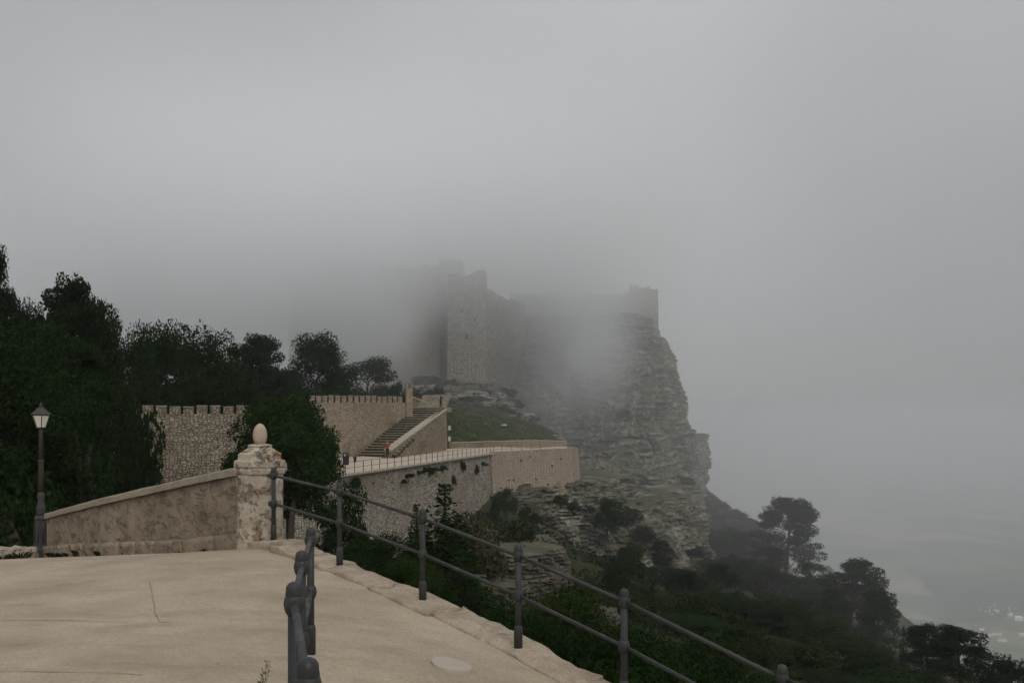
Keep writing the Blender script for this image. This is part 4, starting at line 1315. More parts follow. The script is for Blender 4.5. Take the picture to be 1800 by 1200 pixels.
def person(name, loc, facing, label, top, legs, lean=0.0):
    """standing figure: one continuous skinned body, clothing coloured by height"""
    j = {'pel': (0, 0, .95), 'chest': (0, .02 + lean * .3, 1.25), 'neck': (0, .02 + lean * .5, 1.47), 'head': (0, .03 + lean * .55, 1.62), 'crown': (0, .03 + lean * .55, 1.74),
         'shl': (-.19, .01 + lean * .4, 1.40), 'ell': (-.25, .04 + lean, 1.13), 'hal': (-.20, .20 + lean, .95), 'shr': (.19, .01 + lean * .4, 1.40), 'elr': (.26, .03 + lean, 1.12), 'har': (.17, .22 + lean, 1.0),
         'hil': (-.10, 0, .90), 'knl': (-.11, .04, .50), 'anl': (-.11, 0, .08), 'tol': (-.12, .16, .03), 'hir': (.10, 0, .90), 'knr': (.12, .02, .50), 'anr': (.13, -.05, .08), 'tor': (.15, .12, .03)}
    rad = {'pel': .15, 'chest': .16, 'neck': .06, 'head': .10, 'crown': .075, 'shl': .075, 'ell': .052, 'hal': .04, 'shr': .075, 'elr': .052, 'har': .04, 'hil': .10, 'knl': .075, 'anl': .05, 'tol': .04, 'hir': .10, 'knr': .075, 'anr': .05, 'tor': .04}
    ed = [('pel', 'chest'), ('chest', 'neck'), ('neck', 'head'), ('head', 'crown'), ('chest', 'shl'), ('shl', 'ell'), ('ell', 'hal'), ('chest', 'shr'), ('shr', 'elr'), ('elr', 'har'), ('pel', 'hil'), ('hil', 'knl'), ('knl', 'anl'), ('anl', 'tol'), ('pel', 'hir'), ('hir', 'knr'), ('knr', 'anr'), ('anr', 'tor')]
    ks = list(j)
    me = bpy.data.meshes.new('person')
    me.from_pydata([j[k] for k in ks], [(ks.index(a), ks.index(b)) for a, b in ed], [])
    o = bpy.data.objects.new('person', me)
    COL.objects.link(o)
    mod = o.modifiers.new('skin', 'SKIN')
    for i, k in enumerate(ks):
        me.skin_vertices[0].data[i].radius = (rad[k], rad[k] * (.75 if k in ('pel', 'chest') else 1))
    me.skin_vertices[0].data[0].use_root = True
    o.modifiers.new('smooth', 'SUBSURF').render_levels = 1
    o.modifiers['smooth'].levels = 1
    dg = bpy.context.evaluated_depsgraph_get()
    ev = bpy.data.meshes.new_from_object(o.evaluated_get(dg))
    o.modifiers.clear()
    o.data = ev
    ev.materials.clear()
    for m_ in (legs, top, M['skin'], M['hair']): ev.materials.append(m_)
    for p_ in ev.polygons:
        c = p_.center
        p_.material_index = 0 if c.z < .94 and abs(c.x) < .2 and c.y < .14 else 1
        if c.z > 1.5: p_.material_index = 3 if (c.z > 1.68 or c.y < .02 + lean * .55) else 2
        if c.z < 1.03 and c.y > .16 and abs(c.x) > .12: p_.material_index = 2
        p_.use_smooth = True
    o.location = loc
    o.rotation_euler = (0, 0, facing)
    o.name = name
    tag(o, label, 'person')
    return o


M['skin'] = m_plain('skin', (.45, .28, .2), .6, .05, 4)
M['hair'] = m_plain('dark_hair', (.025, .018, .014), .6, .1, 8)
M['red'] = m_plain('rust_red_cloth', (.26, .085, .06), .9, .15, 8)
M['blue'] = m_plain('navy_cloth', (.025, .03, .055), .9, .15, 8)
M['black'] = m_plain('black_cloth', (.015, .015, .017), .9, .15, 8)
q = W(681, 803, 106.2)
person('person', (q[0], q[1], -2.08), R(160), 'person in rust-red top and dark trousers at the foot of the staircase', M['red'], M['black'])
q = S0 + ud * 18.2 + ld * 1.0
person('person', (q.x, q.y, zl + .02), R(-120), 'person in navy clothes leaning on the parapet at the stair landing', M['blue'], M['black'], .12)

# ------------------------------------------------------------------ trees
def leaf_cloud(rs, clumps, n, size, flat=1.0):
    """n leaf blades spread through ellipsoidal clumps [(cx,cy,cz, rx,ry,rz)]"""
    c = np.array(clumps, float)
    wgt = (c[:, 3] * c[:, 4] * c[:, 5]) ** (2 / 3)
    idx = rs.choice(len(c), n, p=wgt / wgt.sum())
    d = rs.normal(size=(n, 3))
    d /= np.linalg.norm(d, axis=1, keepdims=True)
    r = rs.uniform(.25, 1.08, n) ** .45
    p = c[idx, :3] + d * r[:, None] * c[idx, 3:6]
    # a ragged surface: push some tufts outward
    p += d * (fbm(p[:, 0] * 1.7, p[:, 1] * 1.7, p[:, 2] * 1.7, 2)[:, None] - .5) * c[idx, 3:4] * .7
    nrm = d * .6 + rs.normal(size=(n, 3)) * .6 + np.array([0, 0, .45])
    nrm /= np.linalg.norm(nrm, axis=1, keepdims=True)
    a = np.cross(nrm, rs.normal(size=(n, 3)))
    a /= np.linalg.norm(a, axis=1, keepdims=True)
    b = np.cross(nrm, a)
    L = size * rs.uniform(.6, 1.5, n)[:, None]
    Wd = L * rs.uniform(.35, .65, n)[:, None]
    v = np.stack([p - a * L, p + b * Wd - nrm * L * .12, p + a * L, p - b * Wd - nrm * L * .12], 1).reshape(-1, 3)
    f = np.arange(n * 4).reshape(-1, 4)
    return v, f


def limb(mb, a, b, r0, r1, rs, sag=.15, n=5):
    a, b = Vector(a), Vector(b)
    pts, L = [], (b - a).length
    for k in range(n + 1):
        t = k / n
        p = a.lerp(b, t) + Vector((rs.normal(), rs.normal(), rs.normal() * .5)) * L * .035 * (0 < k < n)
        p.z -= math.sin(t * math.pi) * L * sag * .5
        pts.append(p)
    mb.tube(pts, [r0 + (r1 - r0) * k / n for k in range(n + 1)], 6)


def make_tree(kind, seed, n=9000, leaf=.18, mat='leaf_dark', bark='bark'):
    """unit prototype: about 10 m tall, standing on z = 0"""
    rs = np.random.RandomState(seed)
    cl, mb = [], MB()
    tops = []
    if kind == 'pine':            # open crown of flattened tufts
        lean = rs.normal(0, .5, 2)
        mb.tube([(0, 0, -.6), (lean[0] * .2, lean[1] * .2, 2.2), (lean[0] * .7, lean[1] * .7, 5), (lean[0], lean[1], 9)], [.30, .24, .17, .05], 8)
        for k in range(64):
            t = rs.uniform(.24, 1.0) ** .8
            z = 2.6 + 7.2 * (t - .3) / .7
            R_ = 3.3 * (math.sin(min(1, (t - .12) / .88) * math.pi * .95) ** .7) + .2
            a = rs.uniform(0, 2 * math.pi)
            rr = R_ * math.sqrt(rs.uniform(.08, 1))
            r = rs.uniform(.75, 1.3)
            cl.append((lean[0] * t + rr * math.cos(a), lean[1] * t + rr * math.sin(a), z, r, r, r * rs.uniform(.42, .68)))
        for c in cl[::5]: limb(mb, (lean[0] * c[2] / 12, lean[1] * c[2] / 12, max(1.8, c[2] - 1.6)), c[:3], .085, .02, rs)
    elif kind == 'dense':         # broad evergreen, heaped domes
        lean = rs.normal(0, .4, 2)
        mb.tube([(0, 0, -.6), (lean[0] * .3, lean[1] * .3, 2), (lean[0], lean[1], 6)], [.36, .28, .10], 8)
        for k in range(40):
            t = rs.uniform(.12, 1.0)
            R_ = 3.8 * math.sin((.12 + .80 * t) * math.pi) ** .6
            a = rs.uniform(0, 2 * math.pi)
            rr = R_ * rs.uniform(.35, .95)
            r = rs.uniform(.95, 1.6)
            cl.append((lean[0] * t + rr * math.cos(a), lean[1] * t + rr * math.sin(a), 1.3 + 7.6 * t, r, r, r * rs.uniform(.6, .85)))
        for c in cl[::4]: limb(mb, (lean[0] * .5, lean[1] * .5, max(1.5, c[2] - 2.2)), c[:3], .10, .02, rs)
    elif kind == 'round':         # heavy rounded crown on a bare stem
        mb.tube([(0, 0, -.6), (.15, .1, 2.5), (-.1, .1, 7)], [.26, .20, .08], 8)
        for k in range(52):
            t = rs.uniform(0, 1.0)
            R_ = 4.0 * math.sin((.16 + .74 * t) * math.pi) ** .55
            a = rs.uniform(0, 2 * math.pi)
            rr = R_ * rs.uniform(.3, .95)
            r = rs.uniform(.9, 1.35)
            cl.append((rr * math.cos(a), rr * math.sin(a), 4.6 + 4.6 * t, r, r, r * rs.uniform(.6, .8)))
        for c in cl[::4]: limb(mb, (0, 0, 3.6), c[:3], .09, .02, rs)
    elif kind == 'fir':           # spire with drooping tiers
        mb.tube([(0, 0, -.6), (0, 0, 5), (0, 0, 9.7)], [.20, .13, .02], 7)
        for k in range(34):
            t = k / 33
            z = .9 + 8.7 * t
            R_ = 2.1 * (1 - t) ** .85 + .12
            for a in np.arange(0, 2 * math.pi, 2 * math.pi / max(3, int(7 * (1 - t) + 3))):
                aa = a + rs.uniform(-.4, .4)
                rr = R_ * rs.uniform(.55, 1.0)
                r = max(.24, R_ * .40)
                cl.append((rr * .55 * math.cos(aa), rr * .55 * math.sin(aa), z - rr * .22, r * 1.15, r * 1.15, r * .7))
                cl.append((rr * .95 * math.cos(aa), rr * .95 * math.sin(aa), z - rr * .30, r * .85, r * .85, r * .55))
            if k % 2 == 0 and t < .9: limb(mb, (0, 0, z), (R_ * .8 * math.cos(k), R_ * .8 * math.sin(k), z - .3 * R_), .04, .012, rs, .05, 3)
    elif kind == 'cypress':
        mb.tube([(0, 0, -.6), (0, 0, 5), (0, 0, 9.5)], [.18, .12, .02], 7)
        for k in range(46):
            t = rs.uniform(0, 1)
            R_ = 1.0 * math.sin((.10 + .88 * t) * math.pi) ** .7
            a = rs.uniform(0, 2 * math.pi)
            cl.append((R_ * .55 * math.cos(a), R_ * .55 * math.sin(a), .6 + 9.0 * t, .45, .45, .9))
    elif kind == 'shrub':         # 2 m mound
        for k in range(16):
            a = rs.uniform(0, 2 * math.pi)
            rr = 1.05 * math.sqrt(rs.uniform(0, 1))
            r = rs.uniform(.35, .62)
            cl.append((rr * math.cos(a), rr * math.sin(a), .35 + (1.25 - .55 * rr) * rs.uniform(.2, 1), r, r, r * .8))
        for c in cl[::3]: limb(mb, (0, 0, -.3), c[:3], .05, .015, rs, .02, 3)
    v, f = leaf_cloud(rs, cl, n, leaf)
    ext = (np.percentile(v[:, 2], 99.7), max(np.percentile(v[:, 0], 99) - np.percentile(v[:, 0], 1), np.percentile(v[:, 1], 99) - np.percentile(v[:, 1], 1)) * .97)
    me_c = bpy.data.meshes.new('crown')
    me_c.from_pydata(v.tolist(), [], f.tolist())
    me_c.materials.append(M[mat])
    me_t = bpy.data.meshes.new('trunk')
    me_t.from_pydata(mb.v, [], mb.f)
    me_t.materials.append(M[bark])
    return me_c, me_t, ext


PROTO = {}
def proto(kind, var, **kw):
    key = (kind, var, kw.get('mat'), kw.get('n'))
    if key not in PROTO: PROTO[key] = make_tree(kind, var * 13 + len(kind), **kw)
    return PROTO[key]


def tree(name, kind, var, base, h, wid, label, cat='tree', group=None, rz=None, **kw):
    """h: height in metres; wid: full width in metres"""
    c, t, full = proto(kind, var, **kw)
    o = empty(name, base, label, cat, group)
    o.scale = (wid / full[1], wid / full[1], h / full[0])
    o.rotation_euler = (0, 0, rz if rz is not None else random.uniform(0, 6.28))
    for me, nm in ((t, 'trunk' if kind != 'shrub' else 'stem'), (c, 'crown' if kind != 'shrub' else 'foliage')):
        ob = bpy.data.objects.new(nm, me)
        COL.objects.link(ob)
        ob.parent = o
    return o


def tree_px(name, kind, var, px, top, d, wpx, label, base_z=None, **kw):
    """a tree whose top stands at a given bearing and elevation, rooted in the ground at distance d"""
    x = WX(px, d)
    z0 = base_z if base_z is not None else float(terr(np.array(x), np.array(d)))
    zt_ = WZ(top, d)
    return tree(name, kind, var, (x, d, z0), max(.8, zt_ - z0), wpx / F * d, label, **kw)


D = dict(n=28000, leaf=.10, mat='leaf_dark')
P_ = dict(n=26000, leaf=.105, mat='leaf_pine')
tree_px('pine_tree', 'pine', 1, -4, 440, 47, 96, 'tall dark pine cut by the left edge, the highest of all', **P_)
tree_px('pine_tree', 'pine', 2, 106, 494, 52, 165, 'broad dark pine with flat layered crown, second from the left edge', **P_)
tree_px('evergreen_tree', 'dense', 1, 176, 536, 58, 112, 'dark domed evergreen stepping down right of the layered pine', **D)
tree_px('evergreen_tree', 'dense', 3, 232, 562, 66, 120, 'dark evergreen filling the step between the domed tree and the rampart', **D)
tree_px('pine_tree', 'pine', 2, 45, 530, 56, 130, 'dark pine behind the layered one near the left edge', **P_)
tree_px('evergreen_tree', 'dense', 2, 318, 604, 86, 130, 'low dark evergreen closing the gap behind the rampart merlons', **D)
tree_px('evergreen_tree', 'dense', 2, 282, 577, 72, 130, 'dark evergreen above the left end of the crenellated wall', **D)
tree_px('evergreen_tree', 'dense', 3, 352, 576, 80, 150, 'dark evergreen with knobbly top above the middle of the crenellated wall', **D)
tree_px('pine_tree', 'pine', 3, 446, 590, 112, 120, 'greyish pine faded by fog between two darker trees', **P_)
tree_px('evergreen_tree', 'dense', 1, 552, 588, 119, 120, 'large dark evergreen at the right end of the tree line', **D)
tree_px('evergreen_tree', 'dense', 2, 648, 630, 141, 120, 'rounded tree sunk in fog left of the castle wall', **D)
tree_px('evergreen_tree', 'dense', 3, 10, 560, 38, 260, 'massive green-tinged tree filling the left edge behind the lamp', base_z=-2.5, **D)
tree_px('evergreen_tree', 'pine', 4, 122, 600, 44, 150, 'dark tree with forked trunk behind the middle of the parapet', base_z=-3.0, n=28000, leaf=.10, mat='leaf_dark')
tree_px('evergreen_tree', 'dense', 1, -30, 600, 30, 240, 'dark leafy tree low at the left edge', base_z=-2.4, **D)
tree_px('evergreen_tree', 'dense', 3, 92, 660, 33, 190, 'dense dark tree directly behind the street lamp', base_z=-2.6, **D)
tree_px('evergreen_tree', 'dense', 1, 400, 640, 92, 120, 'dark tree filling the gap behind the rampart', **D)
tree_px('evergreen_tree', 'dense', 2, 490, 655, 114, 110, 'low dark tree under the foggy pine', **D)
for k, (px, top, d, wp) in enumerate(((20, 800, 29, 150), (-10, 860, 27, 120), (60, 880, 27.5, 110), (0, 730, 34, 200), (80, 760, 37, 160), (10, 650, 40, 160), (230, 690, 60, 110), (300, 680, 75, 150), (380, 690, 84, 150), (250, 640, 70, 120), (450, 690, 112, 160), (560, 690, 121, 130), (640, 690, 135, 140))):
    tree_px('evergreen_shrub', 'shrub', 1 + k % 3, px, top, d, wp, 'dark evergreen undergrowth in the shade of the left trees', cat='shrub', group='undergrowth below the left trees', n=3600, leaf=.075, mat='leaf_dark')

# the big bushy tree in front of the rampart and its neighbours in the gully
t1 = tree_px('evergreen_tree', 'round', 6, 508, 698, 56, 186, 'bushy dark green tree standing between the pillar and the tan wall', base_z=-8.0, n=48000, leaf=.09, mat='leaf_bush', rz=1.0)
tree_px('evergreen_tree', 'dense', 3, 592, 850, 52, 95, 'lower leafy tree against the rubble wall right of the pillar', base_z=-9.0, n=13000, leaf=.15, mat='leaf_dark')
tr = W(513, 950, 40)
mb = MB()
bt = empty('bare_tree_trunk', (WX(508, 53), 53, -13), 'thin bare leaning trunk just right of the pillar', 'tree trunk')
mb.tube([(WX(508, 53), 53, -13), W(510, 950, 53), W(514, 895, 54), W(526, 850, 55), W(522, 790, 56.5)], [.24, .2, .17, .14, .08], 8).build('trunk', M['bark'], bt, True)
mb = MB()
rs = np.random.RandomState(3)
for a, b in ((W(515, 890, 54), W(580, 918, 54)), (W(520, 872, 54.3), W(475, 835, 56))):
    limb(mb, a, b, .07, .02, rs)
mb.build('limb', M['bark'], bt)

for (nm, lab, st_) in (('leaning_trunk', 'thick leaning tree trunk at the left edge behind the paving', [((34, 985, 26.5), .26), ((14, 935, 26.7), .22), ((-6, 890, 27), .19), ((-40, 800, 28), .15)]),
                       ('forked_trunk', 'twin grey tree stems seen through the gap behind the parapet', [((150, 905, 33), .16), ((143, 850, 33.2), .14), ((138, 800, 33.6), .12), ((128, 740, 34), .08)])):
    q = W(*st_[0][0])
    o = empty(nm, q, lab, 'tree trunk')
    MB().tube([W(*a) for a, _ in st_], [r_ for _, r_ in st_], 8).build('trunk', M['bark'], o, True)
    if nm == 'forked_trunk':
        MB().tube([W(168, 905, 33), W(160, 850, 33.3), W(152, 815, 33.4), W(158, 785, 34)], [.17, .14, .12, .09], 8).build('trunk', M['bark'], o, True)
fr = dict(n=14000, leaf=.10, mat='leaf_dark')
tree_px('conifer_tree', 'fir', 1, 782, 858, 43, 165, 'pointed dark conifer rising behind the railing before the rubble wall', base_z=WZ(1075, 46), **fr)
tree_px('conifer_tree', 'fir', 2, 733, 892, 44, 90, 'smaller conifer half hidden behind a railing post', base_z=WZ(1040, 44), **fr)
tree_px('conifer_tree', 'fir', 1, 812, 985, 40, 130, 'low spreading conifer below the pointed one', base_z=WZ(1110, 40), **fr)
G = dict(n=20000, leaf=.026, mat='leaf_green')
Sd = dict(n=20000, leaf=.028, mat='leaf_dark')
tree_px('leafy_shrub', 'shrub', 1, 680, 938, 34, 150, 'dark leafy shrub against the foot of the rubble wall', base_z=WZ(1030, 34), cat='shrub', **Sd)
tree_px('leafy_shrub', 'shrub', 2, 712, 985, 24, 130, 'bright green shrub peeping over the kerb between two posts', base_z=WZ(1075, 24), cat='shrub', **G)
tree_px('leafy_shrub', 'shrub', 3, 985, 1032, 27, 250, 'broad green bush behind the railing in the centre', base_z=WZ(1240, 27), cat='shrub', **G)
tree_px('leafy_shrub', 'shrub', 1, 900, 1060, 22, 190, 'dark green bush just beyond the kerb edge', base_z=WZ(1260, 22), cat='shrub', **Sd)
tree_px('leafy_shrub', 'shrub', 2, 1055, 1100, 21, 240, 'soft dark bush low behind the right railing bay', base_z=WZ(1300, 21), cat='shrub', **Sd)
tree_px('leafy_shrub', 'shrub', 1, 1240, 1120, 25, 300, 'wide dark bush at the bottom centre right', base_z=WZ(1330, 25), cat='shrub', **Sd)
tree_px('leafy_shrub', 'shrub', 2, 825, 905, 84, 120, 'brownish dry bush at the foot of the rubble wall', cat='shrub', n=3600, leaf=.075, mat='leaf_brown')
tree_px('leafy_shrub', 'shrub', 3, 905, 915, 100, 110, 'green-brown scrub patch above the rock ledges', cat='shrub', n=3600, leaf=.075, mat='leaf_scrub')

# right-hand slope
tree_px('pine_tree', 'pine', 1, 1380, 876, 172, 112, 'conical grey-green pine alone on the skyline right of the crag', **P_)
tree_px('pine_tree', 'pine', 2, 1492, 981, 150, 112, 'wide umbrella pine second on the descending skyline', **P_)
tree_px('pine_tree', 'pine', 3, 1548, 1036, 138, 74, 'slim pine pressed against the umbrella pine on the skyline', **P_)
tree_px('conifer_tree', 'fir', 2, 1588, 1104, 122, 30, 'small pointed conifer in the dip of the skyline', **fr)
tree_px('pine_tree', 'pine', 1, 1632, 1096, 112, 76, 'small flat-topped pine on the lower skyline', base_z=WZ(1195, 112), **P_)
tree_px('pine_tree', 'pine', 5, 1690, 1100, 104, 110, 'layered pine with open branches near the houses', base_z=WZ(1215, 104), **P_)
tree_px('pine_tree', 'pine', 2, 1786, 1154, 96, 130, 'pine crown cut by the lower right corner', **P_)
tree_px('cypress_tree', 'cypress', 1, 1188, 905, 158, 26, 'slim dark cypress against the foot of the crag', n=5000, leaf=.14, mat='leaf_dark')
tree_px('evergreen_tree', 'dense', 1, 1066, 876, 131, 48, 'dark tree growing out of the cleft in the cliff', base_z=WZ(945, 131), **D)
tree_px('evergreen_tree', 'dense', 2, 1084, 996, 100, 52, 'dark tree below the cleft, behind the railing', **D)
for k, (px, top, d, wp, lab) in enumerate(((1128, 930, 140, 40, 'dark pine at the cliff foot, left of the slim cypress'), (1160, 948, 136, 44, 'dark pine close to the left side of the slim cypress'), (1222, 926, 165, 42, 'dark pine at the cliff foot, right of the slim cypress'), (1100, 962, 122, 40, 'dark pine standing before the broken lower cliff'), (1255, 940, 175, 46, 'dark pine under the rock buttress'))):
    tree_px('pine_tree', 'pine', 1 + k % 3, px, top, d, wp, lab, **P_)
rnd = random.Random(11)
k = 0
for (px, top, d, wp) in ((1210, 960, 150, 90), (1250, 985, 140, 100), (1300, 930, 175, 90), (1160, 1000, 125, 100), (1130, 1050, 100, 110), (1230, 1040, 105, 130), (1330, 990, 150, 120), (1420, 1032, 145, 110), (1380, 1050, 120, 140),
                        (1300, 1060, 105, 150), (1450, 1085, 118, 130), (1520, 1128, 112, 120), (1480, 1130, 90, 160), (1380, 1130, 85, 160), (1560, 1165, 98, 120), (1620, 1176, 92, 110), (1290, 1130, 78, 170), (1190, 1110, 75, 160),
                        (1440, 1180, 70, 170), (1340, 1190, 62, 190), (1540, 1185, 78, 150), (1650, 1196, 84, 110), (1250, 1170, 58, 180), (1150, 1160, 55, 170), (1270, 905, 210, 70), (1310, 915, 205, 60), (1300, 978, 145, 64), (1345, 962, 160, 66), (1425, 985, 152, 62), (1262, 990, 128, 58), (1205, 1005, 116, 60), (1460, 1030, 136, 60)):
    tree_px('slope_tree', ('dense', 'pine')[k % 2], 1 + k % 3, px, top, d, wp, 'dark tree in the crowded thicket on the right-hand slope', group='thicket trees on the right slope', n=26000, leaf=.10, mat=('leaf_pine', 'leaf_scrub', 'leaf_dark')[k % 3])
    k += 1
for k in range(110):
    d = rnd.uniform(45, 205)
    px = rnd.uniform(1090, 1560)
    x = WX(px, d)
    z0 = float(terr(np.array(x), np.array(d)))
    s__ = rnd.uniform(1.2, 3.0)
    tree('scrub_bush', 'shrub', 1 + k % 3, (x, d, z0), s__, s__ * 1.5, 'rounded scrub bush on the right-hand slope below the crag', 'shrub', 'scrub bushes on the slope', n=3600, leaf=.075, mat='leaf_scrub' if k % 3 else 'leaf_dark')

# bushes rooted in the walls, cliffs and castle slope
for k, (px, py, d, h, wd, mt) in enumerate(((811, 820, 119.5, 1.5, 1.2, 'leaf_dark'), (795, 845, 115.5, 1.4, 1.0, 'leaf_dark'), (755, 828, 106, 1.0, 1.2, 'leaf_dark'), (838, 825, 126, 1.4, .8, 'leaf_dark'), (688, 838, 95.5, .8, 1.3, 'leaf_dark'), (660, 842, 91.5, .7, 1.6, 'leaf_scrub'), (720, 833, 100, .8, 1.4, 'leaf_scrub'),
                                           (610, 848, 83.5, 1.4, 2.4, 'leaf_dark'), (870, 895, 124, 3.2, 1.2, 'leaf_dark'), (890, 880, 126, 3.4, 2.8, 'leaf_scrub'), (742, 826, 104, .7, 1.4, 'leaf_dark'), (700, 846, 97, .5, 2.2, 'leaf_scrub'), (636, 850, 88, .6, 2.4, 'leaf_dark'), (650, 845, 90, .5, 1.8, 'leaf_dark'), (668, 841, 93, .5, 1.6, 'leaf_scrub'), (676, 846, 94, .45, 1.8, 'leaf_dark'), (708, 836, 98.5, .6, 1.8, 'leaf_dark'), (730, 830, 102, .5, 1.6, 'leaf_scrub'), (765, 824, 108, .5, 1.6, 'leaf_scrub'), (778, 822, 111, .6, 1.4, 'leaf_dark'), (622, 853, 86, .7, 1.6, 'leaf_dark'), (850, 815, 130, .6, 1.2, 'leaf_dark'))):
    x, y, z = W(px, py, d)
    tree('wall_shrub', 'shrub', 1 + k % 3, (x, y - .1, z - h * .5), h, wd, 'dark shrub sprouting from the face of the stone retaining wall', 'shrub', 'shrubs growing on the retaining wall', n=3600, leaf=.075, mat=mt)
for k, (px, py, d, h, wd) in enumerate(((768, 690, 150, 2.6, 2.0), (772, 705, 133, 1.4, 1.2), (745, 668, 178, 2.0, 5.0), (765, 672, 178, 2.4, 4.0), (800, 672, 181, 1.6, 3.0), (730, 676, 172, 1.5, 3.0), (700, 690, 128, 3.6, 2.4), (880, 690, 185, 2.5, 5.0), (900, 710, 180, 2.2, 5.0), (905, 745, 168, 2.0, 5), (925, 760, 166, 1.8, 4), (945, 775, 165, 1.6, 4), (850, 690, 180, 1.8, 3.5), (820, 690, 176, 1.2, 3), (790, 690, 172, 1.4, 3), (755, 690, 150, 1.2, 2.4), (735, 692, 146, 1.0, 2.4), (920, 735, 174, 2.0, 5), (780, 686, 168, 1.4, 3.2), (808, 700, 170, 1.0, 3), (838, 704, 171, 1.1, 3), (862, 700, 175, 1.6, 3.5), (728, 684, 152, .9, 2.4), (748, 700, 142, .9, 2), (885, 722, 172, 1.4, 3.4), (900, 728, 171, 1.2, 3), (815, 745, 150, .6, 2), (850, 730, 160, .7, 2.4), (805, 720, 158, .8, 2.2), (870, 755, 152, .6, 1.8), (835, 716, 166, .9, 2.6), (910, 768, 160, .9, 2.4))):
    x, y, z = W(px, py, d)
    tree('slope_shrub', 'shrub', 1 + k % 3, (x, y, z - h * .6), h, wd, 'low green shrub among the rocks below the castle tower', 'shrub', 'shrubs among the castle rocks', n=3600, leaf=.075, mat='leaf_scrub')
for k, (px, py, d, h, wd) in enumerate(((928, 905, 121, 2.0, 2.2), (945, 912, 120, 1.5, 1.8), (985, 880, 126, 1.6, 2.2), (1130, 860, 178, 3.4, 5), (1190, 850, 190, 3.2, 5), (1150, 780, 200, 2.6, 4.5), (1205, 820, 205, 3, 4), (1100, 730, 195, 2.4, 4), (1135, 660, 207, 2.0, 4), (1160, 640, 220, 2.0, 3.5), (1100, 905, 140, 2.4, 3), (1130, 940, 135, 2.6, 3.6), (1110, 970, 128, 2.6, 3.4), (1010, 890, 126, 1.6, 2.0), (1255, 900, 222, 4, 7), (1285, 925, 212, 4, 7), (1240, 920, 200, 4, 6), (1268, 893, 212, 2.2, 4), (1292, 905, 208, 2.6, 5), (1318, 922, 206, 2.8, 5), (1335, 940, 204, 3, 5), (1300, 935, 200, 3, 6), (1262, 915, 204, 2.6, 5), (1280, 945, 198, 3, 6), (1350, 955, 200, 3, 6))):
    x, y, z = W(px, py, d)
    tree('cliff_shrub', 'shrub', 1 + k % 3, (x, y, z - h * .5), h, wd, 'green shrub clinging to a ledge of the limestone cliff', 'shrub', 'shrubs clinging to the cliffs', n=3600, leaf=.075, mat='leaf_scrub')

# undergrowth that nobody could count, over the whole slope and gully
rs = np.random.RandomState(5)
n = 150000
ux, uy = rs.uniform(-12, 60, n), 18 + rs.uniform(0, 1, n) ** 1.2 * 210
dens = fbm(ux * .13, uy * .13, ux * 0, 3)
keep = dens > .33
ux, uy = ux[keep], uy[keep]
edge_x = np.interp(uy, [q[1] for q in E], [q[0] for q in E])
keep = (ux > edge_x + .6) | (uy > 150)
ux, uy = ux[keep], uy[keep]
uz = terr(ux, uy) + rs.uniform(-.1, 1.0, len(ux)) * (.15 + .7 * fbm(ux * .4, uy * .4, ux * 0 + 3, 2))
n = len(ux)
p = np.stack([ux, uy, uz], -1)
nr = rs.normal(size=(n, 3)) + np.array([0, 0, .7])
nr /= np.linalg.norm(nr, axis=1, keepdims=True)
a = np.cross(nr, rs.normal(size=(n, 3)))
a /= np.linalg.norm(a, axis=1, keepdims=True)
b = np.cross(nr, a)
L = (.035 + uy / 700)[:, None] * rs.uniform(.6, 1.5, n)[:, None]
v = np.stack([p - a * L, p + b * L * .6, p + a * L, p - b * L * .6], 1).reshape(-1, 3)
ug = mesh_obj('undergrowth', v, np.arange(n * 4).reshape(-1, 4), M['leaf_pine'])
tag(ug, 'low tangled scrub covering the steep slope', 'undergrowth', None, 'stuff')

# weeds in the pavement cracks and along the parapet foot
def weed(base, h, seed, label, mat='leaf_green', n=110, wd=.8, group=None):
    rs = np.random.RandomState(seed)
    mb = MB()
    for k in range(n):
        a, l = rs.uniform(0, 6.28), h * rs.uniform(.35, 1)
        o_ = Vector((math.cos(a), math.sin(a), 0))
        p0 = Vector(base[int(len(base) * rs.uniform(0, 1) ** 1.8)] if isinstance(base, list) else base) + o_ * rs.uniform(0, h * wd)
        p1 = p0 + o_ * l * .35 + Vector((0, 0, l * .7))
        p2 = p1 + o_ * l * .4 + Vector((0, 0, l * .12))
        sd = Vector((-o_.y, o_.x, 0)) * l * .028
        mb.add([p0 - sd * .4, p0 + sd * .4, p1 + sd, p2, p1 - sd], [(0, 1, 2, 3, 4)])
    mb.build('weed', M[mat], None, label=label, cat='weed', group=group)


q = W(466, 1178, 6.9)
strip = []
for j in range(26):
    d = 7.05 + j * .026
    x = WX(459 + j * .5 + 2 * math.sin(j), d)
    strip.append((x, d, float(plaza_z(np.array(x), np.array(d)))))
weed(strip, .03, 3, 'thin line of weeds in the paving crack left of the near handrail', n=150)
x = WX(573, 6.9)
weed((x, 6.9, float(plaza_z(np.array(x), np.array(6.9)))), .04, 9, 'brownish weed tuft right of the near handrail', 'leaf_brown')
for k, (px, d) in enumerate(((104, 22.0), (128, 21.3), (150, 20.6), (172, 20.0), (190, 19.3), (236, 18.2), (275, 17.2), (330, 16.0), (370, 15.2), (118, 21.6), (45, 22.5), (30, 22.0), (12, 21.5))):
    x = WX(px, d) + .0
    weed((x, d - .2, float(plaza_z(np.array(x), np.array(d - .2)))), (.16, .13, .2, .15)[k % 4] if k < 6 or k > 8 else .08, 20 + k, 'green weed tuft at the foot of the parapet wall', 'leaf_dark' if k % 2 else 'leaf_scrub', 70, .8, 'weeds along the parapet foot')
